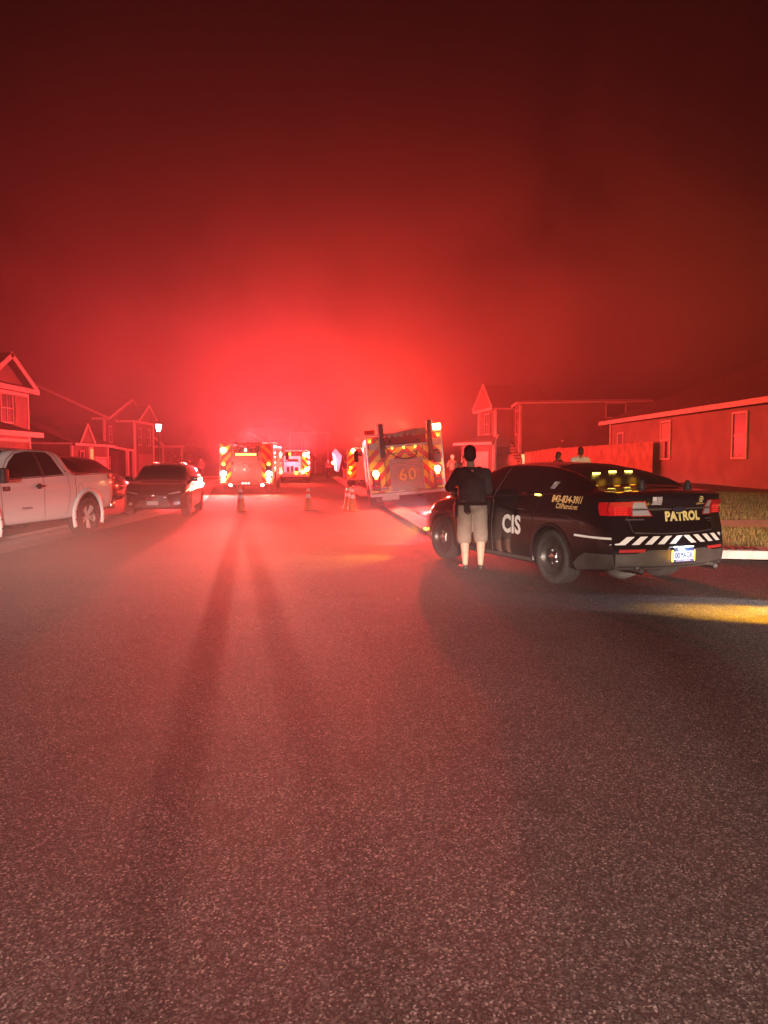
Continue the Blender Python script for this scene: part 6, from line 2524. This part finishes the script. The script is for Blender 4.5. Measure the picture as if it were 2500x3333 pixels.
# thin smoke lying on the road between the cones and the camera
m, v = volume_mat('road_smoke', (.92, .90, .90), .02)
ge = N(m, 'ShaderNodeNewGeometry')
dx = N(m, 'ShaderNodeVectorMath', operation='SUBTRACT')
L(m, ge.outputs['Position'], dx.inputs[0])
dx.inputs[1].default_value = (-2.8, 11.5, .1)
dv = N(m, 'ShaderNodeVectorMath', operation='DIVIDE')
L(m, dx.outputs[0], dv.inputs[0])
dv.inputs[1].default_value = (8.0, 8.5, 1.5)
ln = N(m, 'ShaderNodeVectorMath', operation='LENGTH')
L(m, dv.outputs[0], ln.inputs[0])
fa = N(m, 'ShaderNodeMapRange', interpolation_type='SMOOTHSTEP')
L(m, ln.outputs['Value'], fa.inputs[0])
fa.inputs[1].default_value = .15
fa.inputs[2].default_value = 1
fa.inputs[3].default_value = .05
fa.inputs[4].default_value = 0
nq = N(m, 'ShaderNodeTexNoise', i_Scale=.35, i_Detail=3)
L(m, ge.outputs['Position'], nq.inputs['Vector'])
nr = N(m, 'ShaderNodeMapRange')
L(m, nq.outputs['Fac'], nr.inputs[0])
nr.inputs[1].default_value = .3
nr.inputs[2].default_value = .7
nr.inputs[3].default_value = .4
nr.inputs[4].default_value = 1.4
mu = N(m, 'ShaderNodeMath', operation='MULTIPLY')
L(m, fa.outputs[0], mu.inputs[0])
L(m, nr.outputs[0], mu.inputs[1])
L(m, mu.outputs[0], v.inputs['Density'])
b = BM()
add_box(b, (-10.9, 3.0, .02), (5.3, 20.1, 1.65))
struct(obj('road_smoke', b, m), 'stuff')

# the smoke that drifts up over the street
m, v = volume_mat('smoke', (.92, .90, .90), .02)
ge = N(m, 'ShaderNodeNewGeometry')
sx = N(m, 'ShaderNodeSeparateXYZ')
L(m, ge.outputs['Position'], sx.inputs[0])
mr = N(m, 'ShaderNodeMapRange')
L(m, sx.outputs[2], mr.inputs[0])
mr.inputs[1].default_value = 9
mr.inputs[2].default_value = 23
mr.inputs[3].default_value = 1
mr.inputs[4].default_value = 0
pw = N(m, 'ShaderNodeMath', operation='POWER')
L(m, mr.outputs[0], pw.inputs[0])
pw.inputs[1].default_value = 2.9
nz_ = N(m, 'ShaderNodeTexNoise', i_Scale=.085, i_Detail=6, i_Roughness=.6, i_Distortion=.6)
L(m, ge.outputs['Position'], nz_.inputs['Vector'])
m2 = N(m, 'ShaderNodeMapRange')
L(m, nz_.outputs['Fac'], m2.inputs[0])
m2.inputs[1].default_value = .36
m2.inputs[2].default_value = .66
m2.inputs[3].default_value = .12
m2.inputs[4].default_value = 1.9
# denser over the middle of the street
dx = N(m, 'ShaderNodeVectorMath', operation='DISTANCE')
L(m, ge.outputs['Position'], dx.inputs[0])
dx.inputs[1].default_value = (-2.5, 50, 9)
m4 = N(m, 'ShaderNodeMapRange')
L(m, dx.outputs['Value'], m4.inputs[0])
m4.inputs[1].default_value = 4
m4.inputs[2].default_value = 40
m4.inputs[3].default_value = 1
m4.inputs[4].default_value = .002
mm = N(m, 'ShaderNodeMath', operation='MULTIPLY')
L(m, pw.outputs[0], mm.inputs[0])
L(m, m2.outputs[0], mm.inputs[1])
mm2 = N(m, 'ShaderNodeMath', operation='MULTIPLY')
L(m, mm.outputs[0], mm2.inputs[0])
L(m, m4.outputs[0], mm2.inputs[1])
# thinner close to the ground
lo = N(m, 'ShaderNodeMapRange')
L(m, sx.outputs[2], lo.inputs[0])
lo.inputs[1].default_value = 1.9
lo.inputs[2].default_value = 10.5
lo.inputs[3].default_value = .0
lo.inputs[4].default_value = 1
mlo = N(m, 'ShaderNodeMath', operation='MULTIPLY')
L(m, mm2.outputs[0], mlo.inputs[0])
L(m, lo.outputs[0], mlo.inputs[1])
mm3 = N(m, 'ShaderNodeMath', operation='MULTIPLY')
L(m, mlo.outputs[0], mm3.inputs[0])
mm3.inputs[1].default_value = .049
L(m, mm3.outputs[0], v.inputs['Density'])
b = BM()
add_box(b, (-70, 6, 1.9), (70, 140, 30))
so = struct(obj('smoke', b, m), 'stuff')
